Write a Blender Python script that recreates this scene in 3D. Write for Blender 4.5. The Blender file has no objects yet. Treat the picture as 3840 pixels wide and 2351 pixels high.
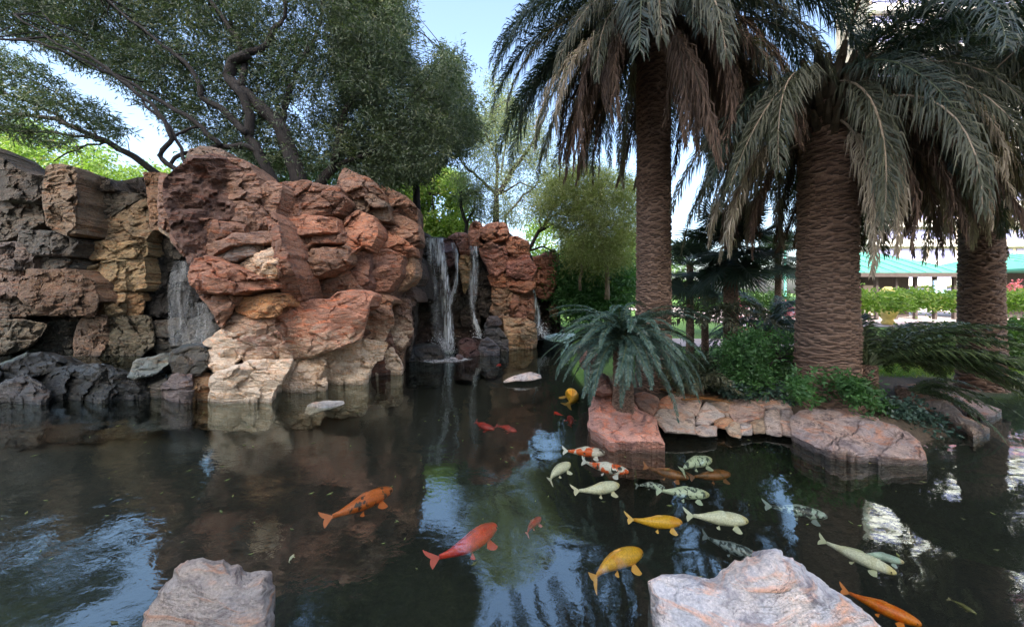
import bpy, math, random
import numpy as np
from mathutils import Vector, noise, geometry

SC = bpy.context.scene
COL = SC.collection
F, CX, HY, HC = 340.0, 512.0, 292.0, 2.0      # focal (px), centre column, horizon row, eye height above the water

# ------------------------------------------------------------------ camera, sky, sun, exposure
cam_d = bpy.data.cameras.new('camera'); cam = bpy.data.objects.new('camera', cam_d); COL.objects.link(cam)
cam.location = (0, 0, HC); cam.rotation_euler = (math.radians(90), 0, 0)
cam_d.sensor_width = 36; cam_d.lens = 36 * F / 1024; cam_d.shift_y = -(313 - HY) / 1024
cam_d.clip_start = 0.05; cam_d.clip_end = 2000
SC.camera = cam
SUN_EL, SUN_AZ = 38.0, 188.0                   # sun behind the camera
w = bpy.data.worlds.new('World'); SC.world = w; w.use_nodes = True
nt = w.node_tree
for n in list(nt.nodes): nt.nodes.remove(n)
sky = nt.nodes.new('ShaderNodeTexSky'); sky.sky_type = 'NISHITA'; sky.sun_disc = False
sky.sun_elevation = math.radians(SUN_EL); sky.sun_rotation = math.radians(SUN_AZ)
sky.air_density = 1.0; sky.dust_density = 4.5; sky.ozone_density = 1.3
bg = nt.nodes.new('ShaderNodeBackground'); bg.inputs[1].default_value = 0.15
wo = nt.nodes.new('ShaderNodeOutputWorld')
nt.links.new(sky.outputs[0], bg.inputs[0]); nt.links.new(bg.outputs[0], wo.inputs[0])
sd = bpy.data.lights.new('sun', 'SUN'); sd.energy = 3.2; sd.angle = math.radians(0.5); sd.color = (1, .95, .87)
so = bpy.data.objects.new('sun', sd); COL.objects.link(so)
_a, _e = math.radians(SUN_AZ), math.radians(SUN_EL)
sdir = Vector((math.sin(_a) * math.cos(_e), math.cos(_a) * math.cos(_e), math.sin(_e)))
so.rotation_euler = sdir.to_track_quat('Z', 'Y').to_euler(); so.location = sdir * 50
SC.view_settings.view_transform = 'Standard'; SC.view_settings.look = 'None'
SC.view_settings.exposure = 2.15; SC.view_settings.gamma = 1; SC.view_settings.use_curve_mapping = False
cy = SC.cycles
cy.max_bounces = 7; cy.diffuse_bounces = 3; cy.glossy_bounces = 3; cy.transmission_bounces = 4
cy.transparent_max_bounces = 12; cy.use_denoising = True; cy.caustics_reflective = False; cy.caustics_refractive = False
cy.sample_clamp_indirect = 6

# ------------------------------------------------------------------ helpers
K = 1024 / 3840
def P(px, py, Y): return ((px - CX) * Y / F, Y, HC - (py - HY) * Y / F)
def Wp(px, py, z=0.0):
    Y = (HC - z) * F / (py - HY); return P(px, py, Y)
def q2p(l): return [(x * 1024 / 2464, y * 1024 / 2464) for x, y in l]
def crop(ox, oy, s): return lambda l: [((x / s + ox) * K, (y / s + oy) * K) for x, y in l]
c1 = crop(0, 500, 1.372); c2 = crop(600, 550, 1.509); c3 = crop(1450, 750, 2.156)
c4 = crop(0, 0, 1.886); c6 = crop(2150, 1400, 2.594); c7 = crop(2840, 800, 1.677)
tf = {'q': q2p, '1': c1, '2': c2, '3': c3, '4': c4, '6': c6, '7': c7}

def tag(o, label=None, cat=None, group=None, kind=None):
    if label: o['label'] = label
    if cat: o['category'] = cat
    if group: o['group'] = group
    if kind: o['kind'] = kind
    return o
def empty(name, loc, label=None, cat=None, group=None):
    o = bpy.data.objects.new(name, None); COL.objects.link(o); o.location = loc
    o.empty_display_size = .2
    return tag(o, label, cat, group)
def link(name, me, parent=None, mat=None):
    o = bpy.data.objects.new(name, me); COL.objects.link(o)
    if mat is not None and not me.materials: me.materials.append(mat)
    if parent is not None:
        o.parent = parent
        o.matrix_parent_inverse = parent.matrix_basis.inverted()
    return o
def linkl(name, me, parent, mat=None):        # child given in the parent's local space
    o = bpy.data.objects.new(name, me); COL.objects.link(o)
    if mat is not None and not me.materials: me.materials.append(mat)
    o.parent = parent
    return o
def mk(name, V, Fc, smooth=False, attr=None, mat=None):
    me = bpy.data.meshes.new(name)
    V = np.asarray(V, dtype=np.float32).reshape(-1, 3)
    if isinstance(Fc, np.ndarray):
        k = Fc.shape[1]; n = Fc.shape[0]
        me.vertices.add(len(V)); me.vertices.foreach_set('co', V.ravel())
        me.loops.add(n * k); me.loops.foreach_set('vertex_index', Fc.astype(np.int32).ravel())
        me.polygons.add(n); me.polygons.foreach_set('loop_start', np.arange(0, n * k, k, dtype=np.int32))
        me.update(calc_edges=True); me.validate()
    else:
        me.from_pydata([tuple(map(float, v)) for v in V], [], Fc); me.update()
    if smooth: me.polygons.foreach_set('use_smooth', np.ones(len(me.polygons), dtype=bool))
    if attr:
        for an, av in attr.items():
            a = me.attributes.new(an, 'FLOAT', 'POINT'); a.data.foreach_set('value', np.asarray(av, dtype=np.float32))
    if mat: me.materials.append(mat)
    return me
class MB:
    def __init__(s): s.v = []; s.f = []
    def add(s, v, f):
        b = len(s.v); s.v += [tuple(x) for x in v]; s.f += [tuple(i + b for i in g) for g in f]
    def box(s, x0, x1, y0, y1, z0, z1):
        s.add([(x0,y0,z0),(x1,y0,z0),(x1,y1,z0),(x0,y1,z0),(x0,y0,z1),(x1,y0,z1),(x1,y1,z1),(x0,y1,z1)],
              [(0,3,2,1),(4,5,6,7),(0,1,5,4),(1,2,6,5),(2,3,7,6),(3,0,4,7)])
    def tube(s, pts, rad, n=8, cap=True):
        pts = [Vector(p) for p in pts]
        m = len(pts); base = len(s.v)
        up = Vector((0.13, .21, 1)).normalized()
        for i, p in enumerate(pts):
            t = (pts[min(i + 1, m - 1)] - pts[max(i - 1, 0)]).normalized()
            a = t.cross(up)
            if a.length < .05: a = t.cross(Vector((1, 0, 0)))
            a.normalize(); b = t.cross(a).normalized()
            r = rad[i] if hasattr(rad, '__len__') else rad
            for k in range(n):
                an = 2 * math.pi * k / n
                s.v.append(tuple(p + a * (r * math.cos(an)) + b * (r * math.sin(an))))
        for i in range(m - 1):
            for k in range(n):
                k2 = (k + 1) % n
                s.f.append((base + i*n + k, base + i*n + k2, base + (i+1)*n + k2, base + (i+1)*n + k))
        if cap:
            s.f.append(tuple(base + k for k in range(n))[::-1]); s.f.append(tuple(base + (m-1)*n + k for k in range(n)))
    def me(s, name, mat=None, smooth=False): return mk(name, s.v, s.f, smooth, mat=mat)

# ------------------------------------------------------------------ materials
def newmat(name):
    m = bpy.data.materials.new(name); m.use_nodes = True
    return m, m.node_tree, m.node_tree.nodes['Principled BSDF'], m.node_tree.nodes['Material Output']
def N(nt, t, **kw):
    n = nt.nodes.new(t)
    for k, v in kw.items():
        if k.startswith('i_'): n.inputs[int(k[2:]) if k[2:].isdigit() else k[2:].replace('_', ' ')].default_value = v
        else: setattr(n, k, v)
    return n
def ramp(nt, stops):
    r = nt.nodes.new('ShaderNodeValToRGB'); e = r.color_ramp.elements
    while len(e) < len(stops): e.new(.5)
    for el, (p, c) in zip(e, stops):
        el.position = p; el.color = (*c, 1) if len(c) == 3 else c
    return r
def mixc(nt, fac, a, b, mode='MIX'):
    m = nt.nodes.new('ShaderNodeMix'); m.data_type = 'RGBA'; m.blend_type = mode
    for s, v in ((0, fac), (6, a), (7, b)):
        if isinstance(v, (tuple, list)): m.inputs[s].default_value = (*v, 1) if len(v) == 3 else v
        elif isinstance(v, (int, float)): m.inputs[s].default_value = v
        else: nt.links.new(v, m.inputs[s])
    return m.outputs[2]
def noise_t(nt, co, scale, detail=5, rough=.6, dist=0, map_scale=None, rot=None):
    if map_scale or rot:
        mp = nt.nodes.new('ShaderNodeMapping')
        if map_scale: mp.inputs['Scale'].default_value = map_scale
        if rot: mp.inputs['Rotation'].default_value = rot
        nt.links.new(co, mp.inputs[0]); co = mp.outputs[0]
    n = nt.nodes.new('ShaderNodeTexNoise')
    n.inputs['Scale'].default_value = scale; n.inputs['Detail'].default_value = detail
    n.inputs['Roughness'].default_value = rough; n.inputs['Distortion'].default_value = dist
    nt.links.new(co, n.inputs['Vector']); return n
def contrast(nt, val, a, b):
    mr = nt.nodes.new('ShaderNodeMapRange'); mr.inputs[1].default_value = a; mr.inputs[2].default_value = b
    mr.clamp = True; nt.links.new(val, mr.inputs[0]); return mr.outputs[0]

def rock_material():
    m, nt, bs, out = newmat('rock')
    L = nt.links.new
    oi = N(nt, 'ShaderNodeObjectInfo'); geo = N(nt, 'ShaderNodeNewGeometry')
    ofs = N(nt, 'ShaderNodeVectorMath', operation='MULTIPLY_ADD')
    cmb = N(nt, 'ShaderNodeCombineXYZ'); L(oi.outputs['Random'], cmb.inputs[0]); L(oi.outputs['Random'], cmb.inputs[2])
    L(cmb.outputs[0], ofs.inputs[0]); ofs.inputs[1].default_value = (7, 7, 7); L(geo.outputs['Position'], ofs.inputs[2])
    co = ofs.outputs[0]
    n1 = noise_t(nt, co, 1.7, 6, .62, .6)
    n2 = noise_t(nt, co, 5.5, 7, .65, .9, map_scale=(1, 1, 1.9), rot=(0, .35, 0))
    n3 = noise_t(nt, co, 26, 5, .7)
    n4 = noise_t(nt, co, 60, 3, .7)
    st = noise_t(nt, co, 3.2, 6, .6, 1.2, map_scale=(.7, .7, 4.5), rot=(.15, .45, 0))
    vs = noise_t(nt, co, 4.0, 5, .7, .2, map_scale=(4, 4, .35))
    col = oi.outputs['Color']
    c = mixc(nt, contrast(nt, n1.outputs[0], .42, .62), col, (1.45, 1.25, 1.05), 'MULTIPLY')
    dk = mixc(nt, 1.0, col, (.42, .38, .40), 'MULTIPLY')
    c = mixc(nt, contrast(nt, n2.outputs[0], .50, .66), c, dk)
    warm = mixc(nt, 1.0, col, (1.35, .82, .55), 'MULTIPLY')
    c = mixc(nt, contrast(nt, st.outputs[0], .52, .66), c, warm)
    # pale mineral bloom
    bl = N(nt, 'ShaderNodeMath', operation='MULTIPLY'); L(contrast(nt, n3.outputs[0], .50, .70), bl.inputs[0]); L(contrast(nt, n1.outputs[0], .45, .6), bl.inputs[1])
    bl2 = N(nt, 'ShaderNodeMath', operation='MULTIPLY'); L(bl.outputs[0], bl2.inputs[0]); bl2.inputs[1].default_value = .5
    c = mixc(nt, bl2.outputs[0], c, (.42, .38, .33))
    v2 = N(nt, 'ShaderNodeMath', operation='MULTIPLY'); L(contrast(nt, vs.outputs[0], .57, .68), v2.inputs[0]); v2.inputs[1].default_value = .35
    c = mixc(nt, v2.outputs[0], c, (.40, .36, .34))
    sp = mixc(nt, contrast(nt, n4.outputs[0], .3, .75), (.72, .72, .74), (1.25, 1.22, 1.2))
    c = mixc(nt, 1.0, c, sp, 'MULTIPLY')
    # fine fractures
    wv = N(nt, 'ShaderNodeVectorMath', operation='MULTIPLY_ADD'); L(n2.outputs['Color'], wv.inputs[0]); wv.inputs[1].default_value = (.35, .35, .35); L(co, wv.inputs[2])
    mp2 = N(nt, 'ShaderNodeMapping'); mp2.inputs['Scale'].default_value = (1, 1, 2.1); mp2.inputs['Rotation'].default_value = (.1, .4, 0); L(wv.outputs[0], mp2.inputs[0])
    vo = N(nt, 'ShaderNodeTexVoronoi', feature='DISTANCE_TO_EDGE'); vo.inputs['Scale'].default_value = 2.2; L(mp2.outputs[0], vo.inputs[0])
    cr = N(nt, 'ShaderNodeMath', operation='MULTIPLY'); L(contrast(nt, vo.outputs['Distance'], .022, .004), cr.inputs[0]); L(contrast(nt, n1.outputs[0], .40, .55), cr.inputs[1])
    c = mixc(nt, cr.outputs[0], c, mixc(nt, 1.0, c, (.30, .27, .27), 'MULTIPLY'))
    # cream and ochre tint, stronger towards the foot, on the outcrop only
    ob = N(nt, 'ShaderNodeAttribute', attribute_type='OBJECT', attribute_name='cream_tint'); sz = N(nt, 'ShaderNodeSeparateXYZ'); L(geo.outputs['Position'], sz.inputs[0])
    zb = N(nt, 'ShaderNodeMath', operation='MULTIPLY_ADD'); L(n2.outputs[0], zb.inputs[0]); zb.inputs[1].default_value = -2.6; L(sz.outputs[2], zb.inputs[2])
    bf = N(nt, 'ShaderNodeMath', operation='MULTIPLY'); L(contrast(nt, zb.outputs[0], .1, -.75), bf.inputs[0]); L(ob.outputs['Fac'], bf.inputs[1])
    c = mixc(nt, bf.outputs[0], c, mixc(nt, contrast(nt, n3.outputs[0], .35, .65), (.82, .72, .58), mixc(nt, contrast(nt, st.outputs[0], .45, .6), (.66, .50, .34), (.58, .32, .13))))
    # damp band just over the water line
    sx = N(nt, 'ShaderNodeSeparateXYZ'); L(geo.outputs['Position'], sx.inputs[0])
    damp = contrast(nt, sx.outputs[2], .10, .02)
    wet = N(nt, 'ShaderNodeMath', operation='MAXIMUM'); L(damp, wet.inputs[0]); L(oi.outputs['Alpha'], wet.inputs[1])
    c = mixc(nt, wet.outputs[0], c, mixc(nt, 1.0, c, (.42, .44, .44), 'MULTIPLY'))
    L(c, bs.inputs['Base Color'])
    mr = N(nt, 'ShaderNodeMapRange'); L(wet.outputs[0], mr.inputs[0]); mr.inputs[3].default_value = .82; mr.inputs[4].default_value = .22
    L(mr.outputs[0], bs.inputs['Roughness']); bs.inputs['Specular IOR Level'].default_value = .45
    ad = N(nt, 'ShaderNodeMath', operation='MULTIPLY_ADD'); L(n3.outputs[0], ad.inputs[0]); ad.inputs[1].default_value = .5; L(st.outputs[0], ad.inputs[2])
    ad2 = N(nt, 'ShaderNodeMath', operation='MULTIPLY_ADD'); L(n2.outputs[0], ad2.inputs[0]); ad2.inputs[1].default_value = .9; L(ad.outputs[0], ad2.inputs[2])
    bp = N(nt, 'ShaderNodeBump'); bp.inputs['Strength'].default_value = 1; bp.inputs['Distance'].default_value = .09
    L(ad2.outputs[0], bp.inputs['Height']); L(bp.outputs[0], bs.inputs['Normal'])
    return m
ROCK = rock_material()

def leaf_material(name, dark, light, trans=.35, rough=.5, third=None):
    m, nt, bs, out = newmat(name); L = nt.links.new
    at = N(nt, 'ShaderNodeAttribute', attribute_name='v')
    stops = [(0, dark), (1, light)] if third is None else [(0, dark), (.72, light), (1, third)]
    r = ramp(nt, stops); L(at.outputs['Fac'], r.inputs[0])
    L(r.outputs[0], bs.inputs['Base Color']); bs.inputs['Roughness'].default_value = rough
    bs.inputs['Specular IOR Level'].default_value = .35
    tr = N(nt, 'ShaderNodeBsdfTranslucent'); g = mixc(nt, 1.0, r.outputs[0], (1.5, 1.7, .7), 'MULTIPLY'); L(g, tr.inputs[0])
    mx = N(nt, 'ShaderNodeMixShader'); mx.inputs[0].default_value = trans
    L(bs.outputs[0], mx.inputs[1]); L(tr.outputs[0], mx.inputs[2]); L(mx.outputs[0], out.inputs[0])
    return m
def plain(name, col, rough=.6, col2=None, scale=6, bump=.0, metal=0, mscale=None, spec=.4):
    m, nt, bs, out = newmat(name); L = nt.links.new
    bs.inputs['Roughness'].default_value = rough; bs.inputs['Metallic'].default_value = metal; bs.inputs['Specular IOR Level'].default_value = spec
    tc = N(nt, 'ShaderNodeNewGeometry')
    n = noise_t(nt, tc.outputs['Position'], scale, 6, .65, .3, map_scale=mscale)
    c = mixc(nt, contrast(nt, n.outputs[0], .35, .65), col, col2 or tuple(x * .7 for x in col))
    L(c, bs.inputs['Base Color'])
    if bump:
        bp = N(nt, 'ShaderNodeBump'); bp.inputs['Distance'].default_value = bump; L(n.outputs[0], bp.inputs['Height']); L(bp.outputs[0], bs.inputs['Normal'])
    return m
M = {}
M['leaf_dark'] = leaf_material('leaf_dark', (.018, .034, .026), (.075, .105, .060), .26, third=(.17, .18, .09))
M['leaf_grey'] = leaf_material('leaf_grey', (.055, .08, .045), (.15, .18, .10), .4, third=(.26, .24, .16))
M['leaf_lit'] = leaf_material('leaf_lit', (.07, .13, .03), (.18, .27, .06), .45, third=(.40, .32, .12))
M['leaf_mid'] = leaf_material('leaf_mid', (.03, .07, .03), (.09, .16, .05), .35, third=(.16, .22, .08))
M['fern'] = leaf_material('fern', (.025, .07, .03), (.07, .17, .055), .35, third=(.11, .24, .07))
M['willow'] = leaf_material('willow', (.09, .10, .045), (.20, .24, .09), .4, third=(.28, .27, .10))
M['palm_green'] = leaf_material('palm_green', (.016, .032, .028), (.05, .075, .055), .22, .42, third=(.10, .13, .09))
M['palm_olive'] = leaf_material('palm_olive', (.035, .045, .03), (.095, .10, .06), .25, .5, third=(.17, .15, .09))
M['palm_dead'] = leaf_material('palm_dead', (.065, .042, .032), (.16, .105, .075), .15, .8, third=(.25, .18, .12))
M['palm_pale'] = leaf_material('palm_pale', (.22, .185, .14), (.46, .39, .30), .2, .75, third=(.58, .50, .40))
M['cycad'] = leaf_material('cycad', (.020, .045, .038), (.060, .11, .085), .12, .32, third=(.11, .17, .13))
M['cycad_green'] = leaf_material('cycad_green', (.035, .06, .03), (.10, .14, .055), .2, .35, third=(.17, .20, .10))
M['dry'] = leaf_material('dry', (.22, .10, .03), (.45, .24, .06), .2, .7)
M['bark'] = plain('bark', (.030, .026, .024), .9, (.012, .011, .011), 9, .03, mscale=(3, 3, .6))
M['bark_light'] = plain('bark_light', (.25, .20, .14), .9, (.13, .10, .07), 6, .03, mscale=(3, 3, .5))
M['stem'] = plain('stem', (.10, .075, .045), .7, (.05, .04, .025), 12, .01)
M['stem_pale'] = plain('stem_pale', (.34, .27, .19), .7, (.22, .17, .12), 12, .01)
M['stem_green'] = plain('stem_green', (.09, .11, .05), .6, (.05, .07, .03), 12)

def trunk_mat():
    m, nt, bs, out = newmat('palm_bark'); L = nt.links.new
    at = N(nt, 'ShaderNodeAttribute', attribute_name='v'); geo = N(nt, 'ShaderNodeNewGeometry')
    n = noise_t(nt, geo.outputs['Position'], 7, 6, .7, .4, map_scale=(1, 1, 2))
    n2 = noise_t(nt, geo.outputs['Position'], 45, 3, .7)
    c = mixc(nt, contrast(nt, n.outputs[0], .35, .68), (.13, .08, .055), (.29, .195, .145))
    c = mixc(nt, contrast(nt, n2.outputs[0], .35, .75), c, mixc(nt, 1., c, (1.35, 1.3, 1.25), 'MULTIPLY'))
    c = mixc(nt, at.outputs['Fac'], (.035, .024, .02), c)
    L(c, bs.inputs['Base Color']); bs.inputs['Roughness'].default_value = .85
    bp = N(nt, 'ShaderNodeBump'); bp.inputs['Distance'].default_value = .012; L(n2.outputs[0], bp.inputs['Height']); L(bp.outputs[0], bs.inputs['Normal'])
    return m
M['palm_bark'] = trunk_mat()

# ------------------------------------------------------------------ polygons
def inside(px, py, poly):
    r = np.zeros(px.shape, bool); n = len(poly); j = n - 1
    for i in range(n):
        xi, yi = poly[i]; xj, yj = poly[j]
        c = ((yi > py) != (yj > py)) & (px < (xj - xi) * (py - yi) / ((yj - yi) if yj != yi else 1e-9) + xi)
        r ^= c; j = i
    return r
def dist(px, py, poly):
    d = np.full(px.shape, 1e9); n = len(poly)
    for i in range(n):
        ax, ay = poly[i]; bx, by = poly[(i + 1) % n]
        vx, vy = bx - ax, by - ay; l2 = vx*vx + vy*vy + 1e-12
        t = np.clip(((px - ax)*vx + (py - ay)*vy) / l2, 0, 1)
        d = np.minimum(d, np.hypot(px - ax - t*vx, py - ay - t*vy))
    return d

# ------------------------------------------------------------------ stones
def stone(poly, Yb, Yt, col, wet=0., relief=.18, thick=.5, parent=None, seed=0, water=False, name='stone', sp=1.35,
          grow=None, rough=1., tiltx=0., facet=1., facets=5, soft=None, loc=None, strata=1.0):
    if parent is not None and facets == 5: facets = 9
    rng = random.Random(seed * 7 + 3)
    if grow is None: grow = 2.4 if parent else .4
    if soft is None: soft = .055 if parent else .14
    if parent is not None and relief > .12: relief = .12 + (relief - .12) * .5
    cxp = sum(p[0] for p in poly) / len(poly); cyp = sum(p[1] for p in poly) / len(poly)
    pts = []
    n = len(poly)
    cut = .09
    for i in range(n):                                  # soften the corners
        a, b = poly[i], poly[(i + 1) % n]
        pts.append((a[0] + (b[0]-a[0])*cut, a[1] + (b[1]-a[1])*cut)); pts.append((a[0] + (b[0]-a[0])*(1-cut), a[1] + (b[1]-a[1])*(1-cut)))
    out = []
    Ym = (Yb + Yt) / 2
    for i in range(len(pts)):
        a, b = pts[i], pts[(i + 1) % len(pts)]
        d = math.hypot(b[0]-a[0], b[1]-a[1]); k = max(1, int(round(d / sp)))
        for t in range(k):
            x = a[0] + (b[0]-a[0])*t/k; y = a[1] + (b[1]-a[1])*t/k
            s = .16 * rough * F / Ym
            nx = noise.noise(Vector((x*.11, y*.11, seed*1.7))) * s * .35 + noise.noise(Vector((x*.4, y*.4, seed*3.1))) * s * .12
            dx, dy = x - cxp, y - cyp; l = math.hypot(dx, dy) + 1e-6
            out.append((x + dx/l*(nx + grow), y + dy/l*(nx + grow)))
    xs = [p[0] for p in out]; ys = [p[1] for p in out]
    gx, gy = np.meshgrid(np.arange(min(xs), max(xs), sp), np.arange(min(ys), max(ys), sp * .92))
    gx = gx + (np.arange(gx.shape[0]) % 2)[:, None] * sp * .5
    rs = np.random.RandomState(seed + 1)
    gx = (gx + rs.uniform(-.2, .2, gx.shape) * sp).ravel(); gy = (gy + rs.uniform(-.2, .2, gy.shape) * sp).ravel()
    ok = inside(gx, gy, out); gx, gy = gx[ok], gy[ok]
    dd = dist(gx, gy, out); ok = dd > sp * .55; gx, gy = gx[ok], gy[ok]
    nb = len(out)
    vin = [Vector(p) for p in out] + [Vector((x, y)) for x, y in zip(gx, gy)]
    res = geometry.delaunay_2d_cdt(vin, [], [list(range(nb))], 1, 1e-5)
    vo, tris = res[0], [f for f in res[2] if len(f) == 3]
    vx = np.array([v.x for v in vo]); vy = np.array([v.y for v in vo])
    y0, y1 = min(ys), max(ys)
    tt = (y1 - vy) / (y1 - y0 + 1e-6)
    Y = Yb + (Yt - Yb) * tt + tiltx * (vx - cxp) * Ym / F
    d = dist(vx, vy, out) * Ym / F
    inr = max(d.max(), .02); wd = min(soft, inr * .75)
    t = np.clip(d / wd, 0, 1); h = relief * (1 - (1 - t)**2.3)
    ux = (vx - cxp) * Ym / F; uy = -(vy - cyp) * Ym / F
    R = max(ux.max() - ux.min(), uy.max() - uy.min()) / 2
    for k in range(facets):
        a = rng.uniform(0, 2*math.pi); sl = rng.uniform(.3, 1.1) * relief / max(inr, .08) * .9
        ox, oy = math.cos(a) * R * .35, math.sin(a) * R * .35
        h = np.minimum(h, relief * rng.uniform(.62, 1.05) - sl * ((ux - ox)*math.cos(a) + (uy - oy)*math.sin(a)))
    ang = rng.uniform(-.35, .5); ca, sa = math.cos(ang), math.sin(ang)
    nn = np.zeros(len(vx)); fr = min(1, inr / .25)
    for i in range(len(vx)):
        u = ux[i]*ca + uy[i]*sa; v = -ux[i]*sa + uy[i]*ca
        a = noise.noise(Vector((u*.9 + seed, v*7 + .8*noise.noise(Vector((u*2, v*2, seed))), seed*2.3)))
        b = noise.noise(Vector((ux[i]*3.1, uy[i]*3.1, seed*5.1)))
        c = noise.ridged_multi_fractal(Vector((ux[i]*2.2, uy[i]*3.0, seed*.77)), 1., 2.1, 4, 1., 2.)
        e = noise.noise(Vector((ux[i]*13, uy[i]*13, seed)))
        vp = Vector((ux[i]*1.9 + a*.25, uy[i]*2.6 + b*.2, seed*1.3)); dv, pv = noise.voronoi(vp)
        g = noise.cell_vector(pv[0]*7.3); q_ = vp - pv[0]; fa = (g.x-.5)*q_.x*.34 + (g.y-.5)*q_.y*.34 + (g.z-.5)*.05
        vp2 = Vector((ux[i]*5.2, uy[i]*7.0 + a*.3, seed*2.1)); dv2, pv2 = noise.voronoi(vp2)
        g2 = noise.cell_vector(pv2[0]*5.1); q2_ = vp2 - pv2[0]; fa2 = ((g2.x-.5)*q2_.x + (g2.y-.5)*q2_.y)*.09
        crk = -.035 * math.exp(-(dv[1]-dv[0]) / .06)
        nn[i] = (abs(a)*.060*strata + b*.035 - (c - 1.2)*.012 + e*.008 + fa*facet + fa2*facet + crk*facet) * rough
    nn *= fr * np.clip(t * 1.3 + .25, 0, 1) * min(1., Ym / 5)
    h = h + nn
    if parent is not None:
        wx = (vx - CX) / F * Y; wz = HC - (vy - HY) / F * Y
        h = h + np.array([noise.noise(Vector((a*.7, b*.9, 4.))) * .22 + noise.noise(Vector((a*1.9, b*2.3, 8.))) * .09 for a, b in zip(wx, wz)]) * min(1, Ym / 6)
    S = Y - h
    X = (vx - CX) / F * S; Z = HC - (vy - HY) / F * S
    front = np.stack([X, S, Z], 1)
    # boundary loop from edges used once
    from collections import defaultdict
    ec = defaultdict(int)
    for f in tris:
        for a, b in ((f[0], f[1]), (f[1], f[2]), (f[2], f[0])): ec[(a, b)] += 1
    be = [(a, b) for (a, b) in ec if (b, a) not in ec]
    bv = sorted({a for e in be for a in e}); idx = {v: i for i, v in enumerate(bv)}
    nF = len(front)
    cen = front.mean(0)
    ring1 = []; ring2 = []
    for v in bv:
        p = front[v]
        def back(t, k):
            f = (p[1] + t) / p[1]; z = min(p[2], HC + (p[2] - HC) * f) - .01; x = p[0] * (f if z < HC - .3 else 1)
            return (cen[0] + (x - cen[0]) * k, p[1] + t, z if z < cen[2] else cen[2] + (z - cen[2]) * k)
        ring1.append(back(thick * .45, 1)); ring2.append(back(thick, .85))
    allv = np.concatenate([front, np.array(ring1), np.array(ring2), [[cen[0], cen[1] + thick, np.mean([q[2] for q in ring2])]]])
    if water:
        zz = allv[:, 2]; allv[:, 2] = np.where(zz < .07, zz - .45, zz)
    nb2 = len(bv); faces = [tuple(f) for f in tris]
    for a, b in be:
        i, j = idx[a], idx[b]
        faces.append((b, a, nF + i, nF + j)); faces.append((nF + j, nF + i, nF + nb2 + i, nF + nb2 + j))
        faces.append((nF + nb2 + j, nF + nb2 + i, nF + 2*nb2))
    # face the camera: flip if needed
    a, b, c = (front[i] for i in tris[len(tris)//2])
    if np.cross(b - a, c - a)[1] > 0: faces = [f[::-1] for f in faces]
    if parent is None:
        base = Vector((cen[0], cen[1] + thick*.3, 0)); allv = allv - np.array(base)
    me = mk(name, allv, faces, False, mat=ROCK)
    o = link(name, me, parent)
    if parent is None: o.location = base
    o.color = (*col, wet)
    return o

R_ = (.40, .21, .135); DR = (.25, .145, .10); B_ = (.19, .145, .11); P_ = (.28, .18, .13); T_ = (.42, .29, .20)
C_ = (.72, .59, .44); G_ = (.24, .22, .205); O_ = (.46, .27, .13); K_ = (.055, .052, .048); SL = (.10, .105, .115); YL = (.32, .26, .18)
PK = (.36, .215, .18); CW = (.82, .73, .61)

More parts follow.
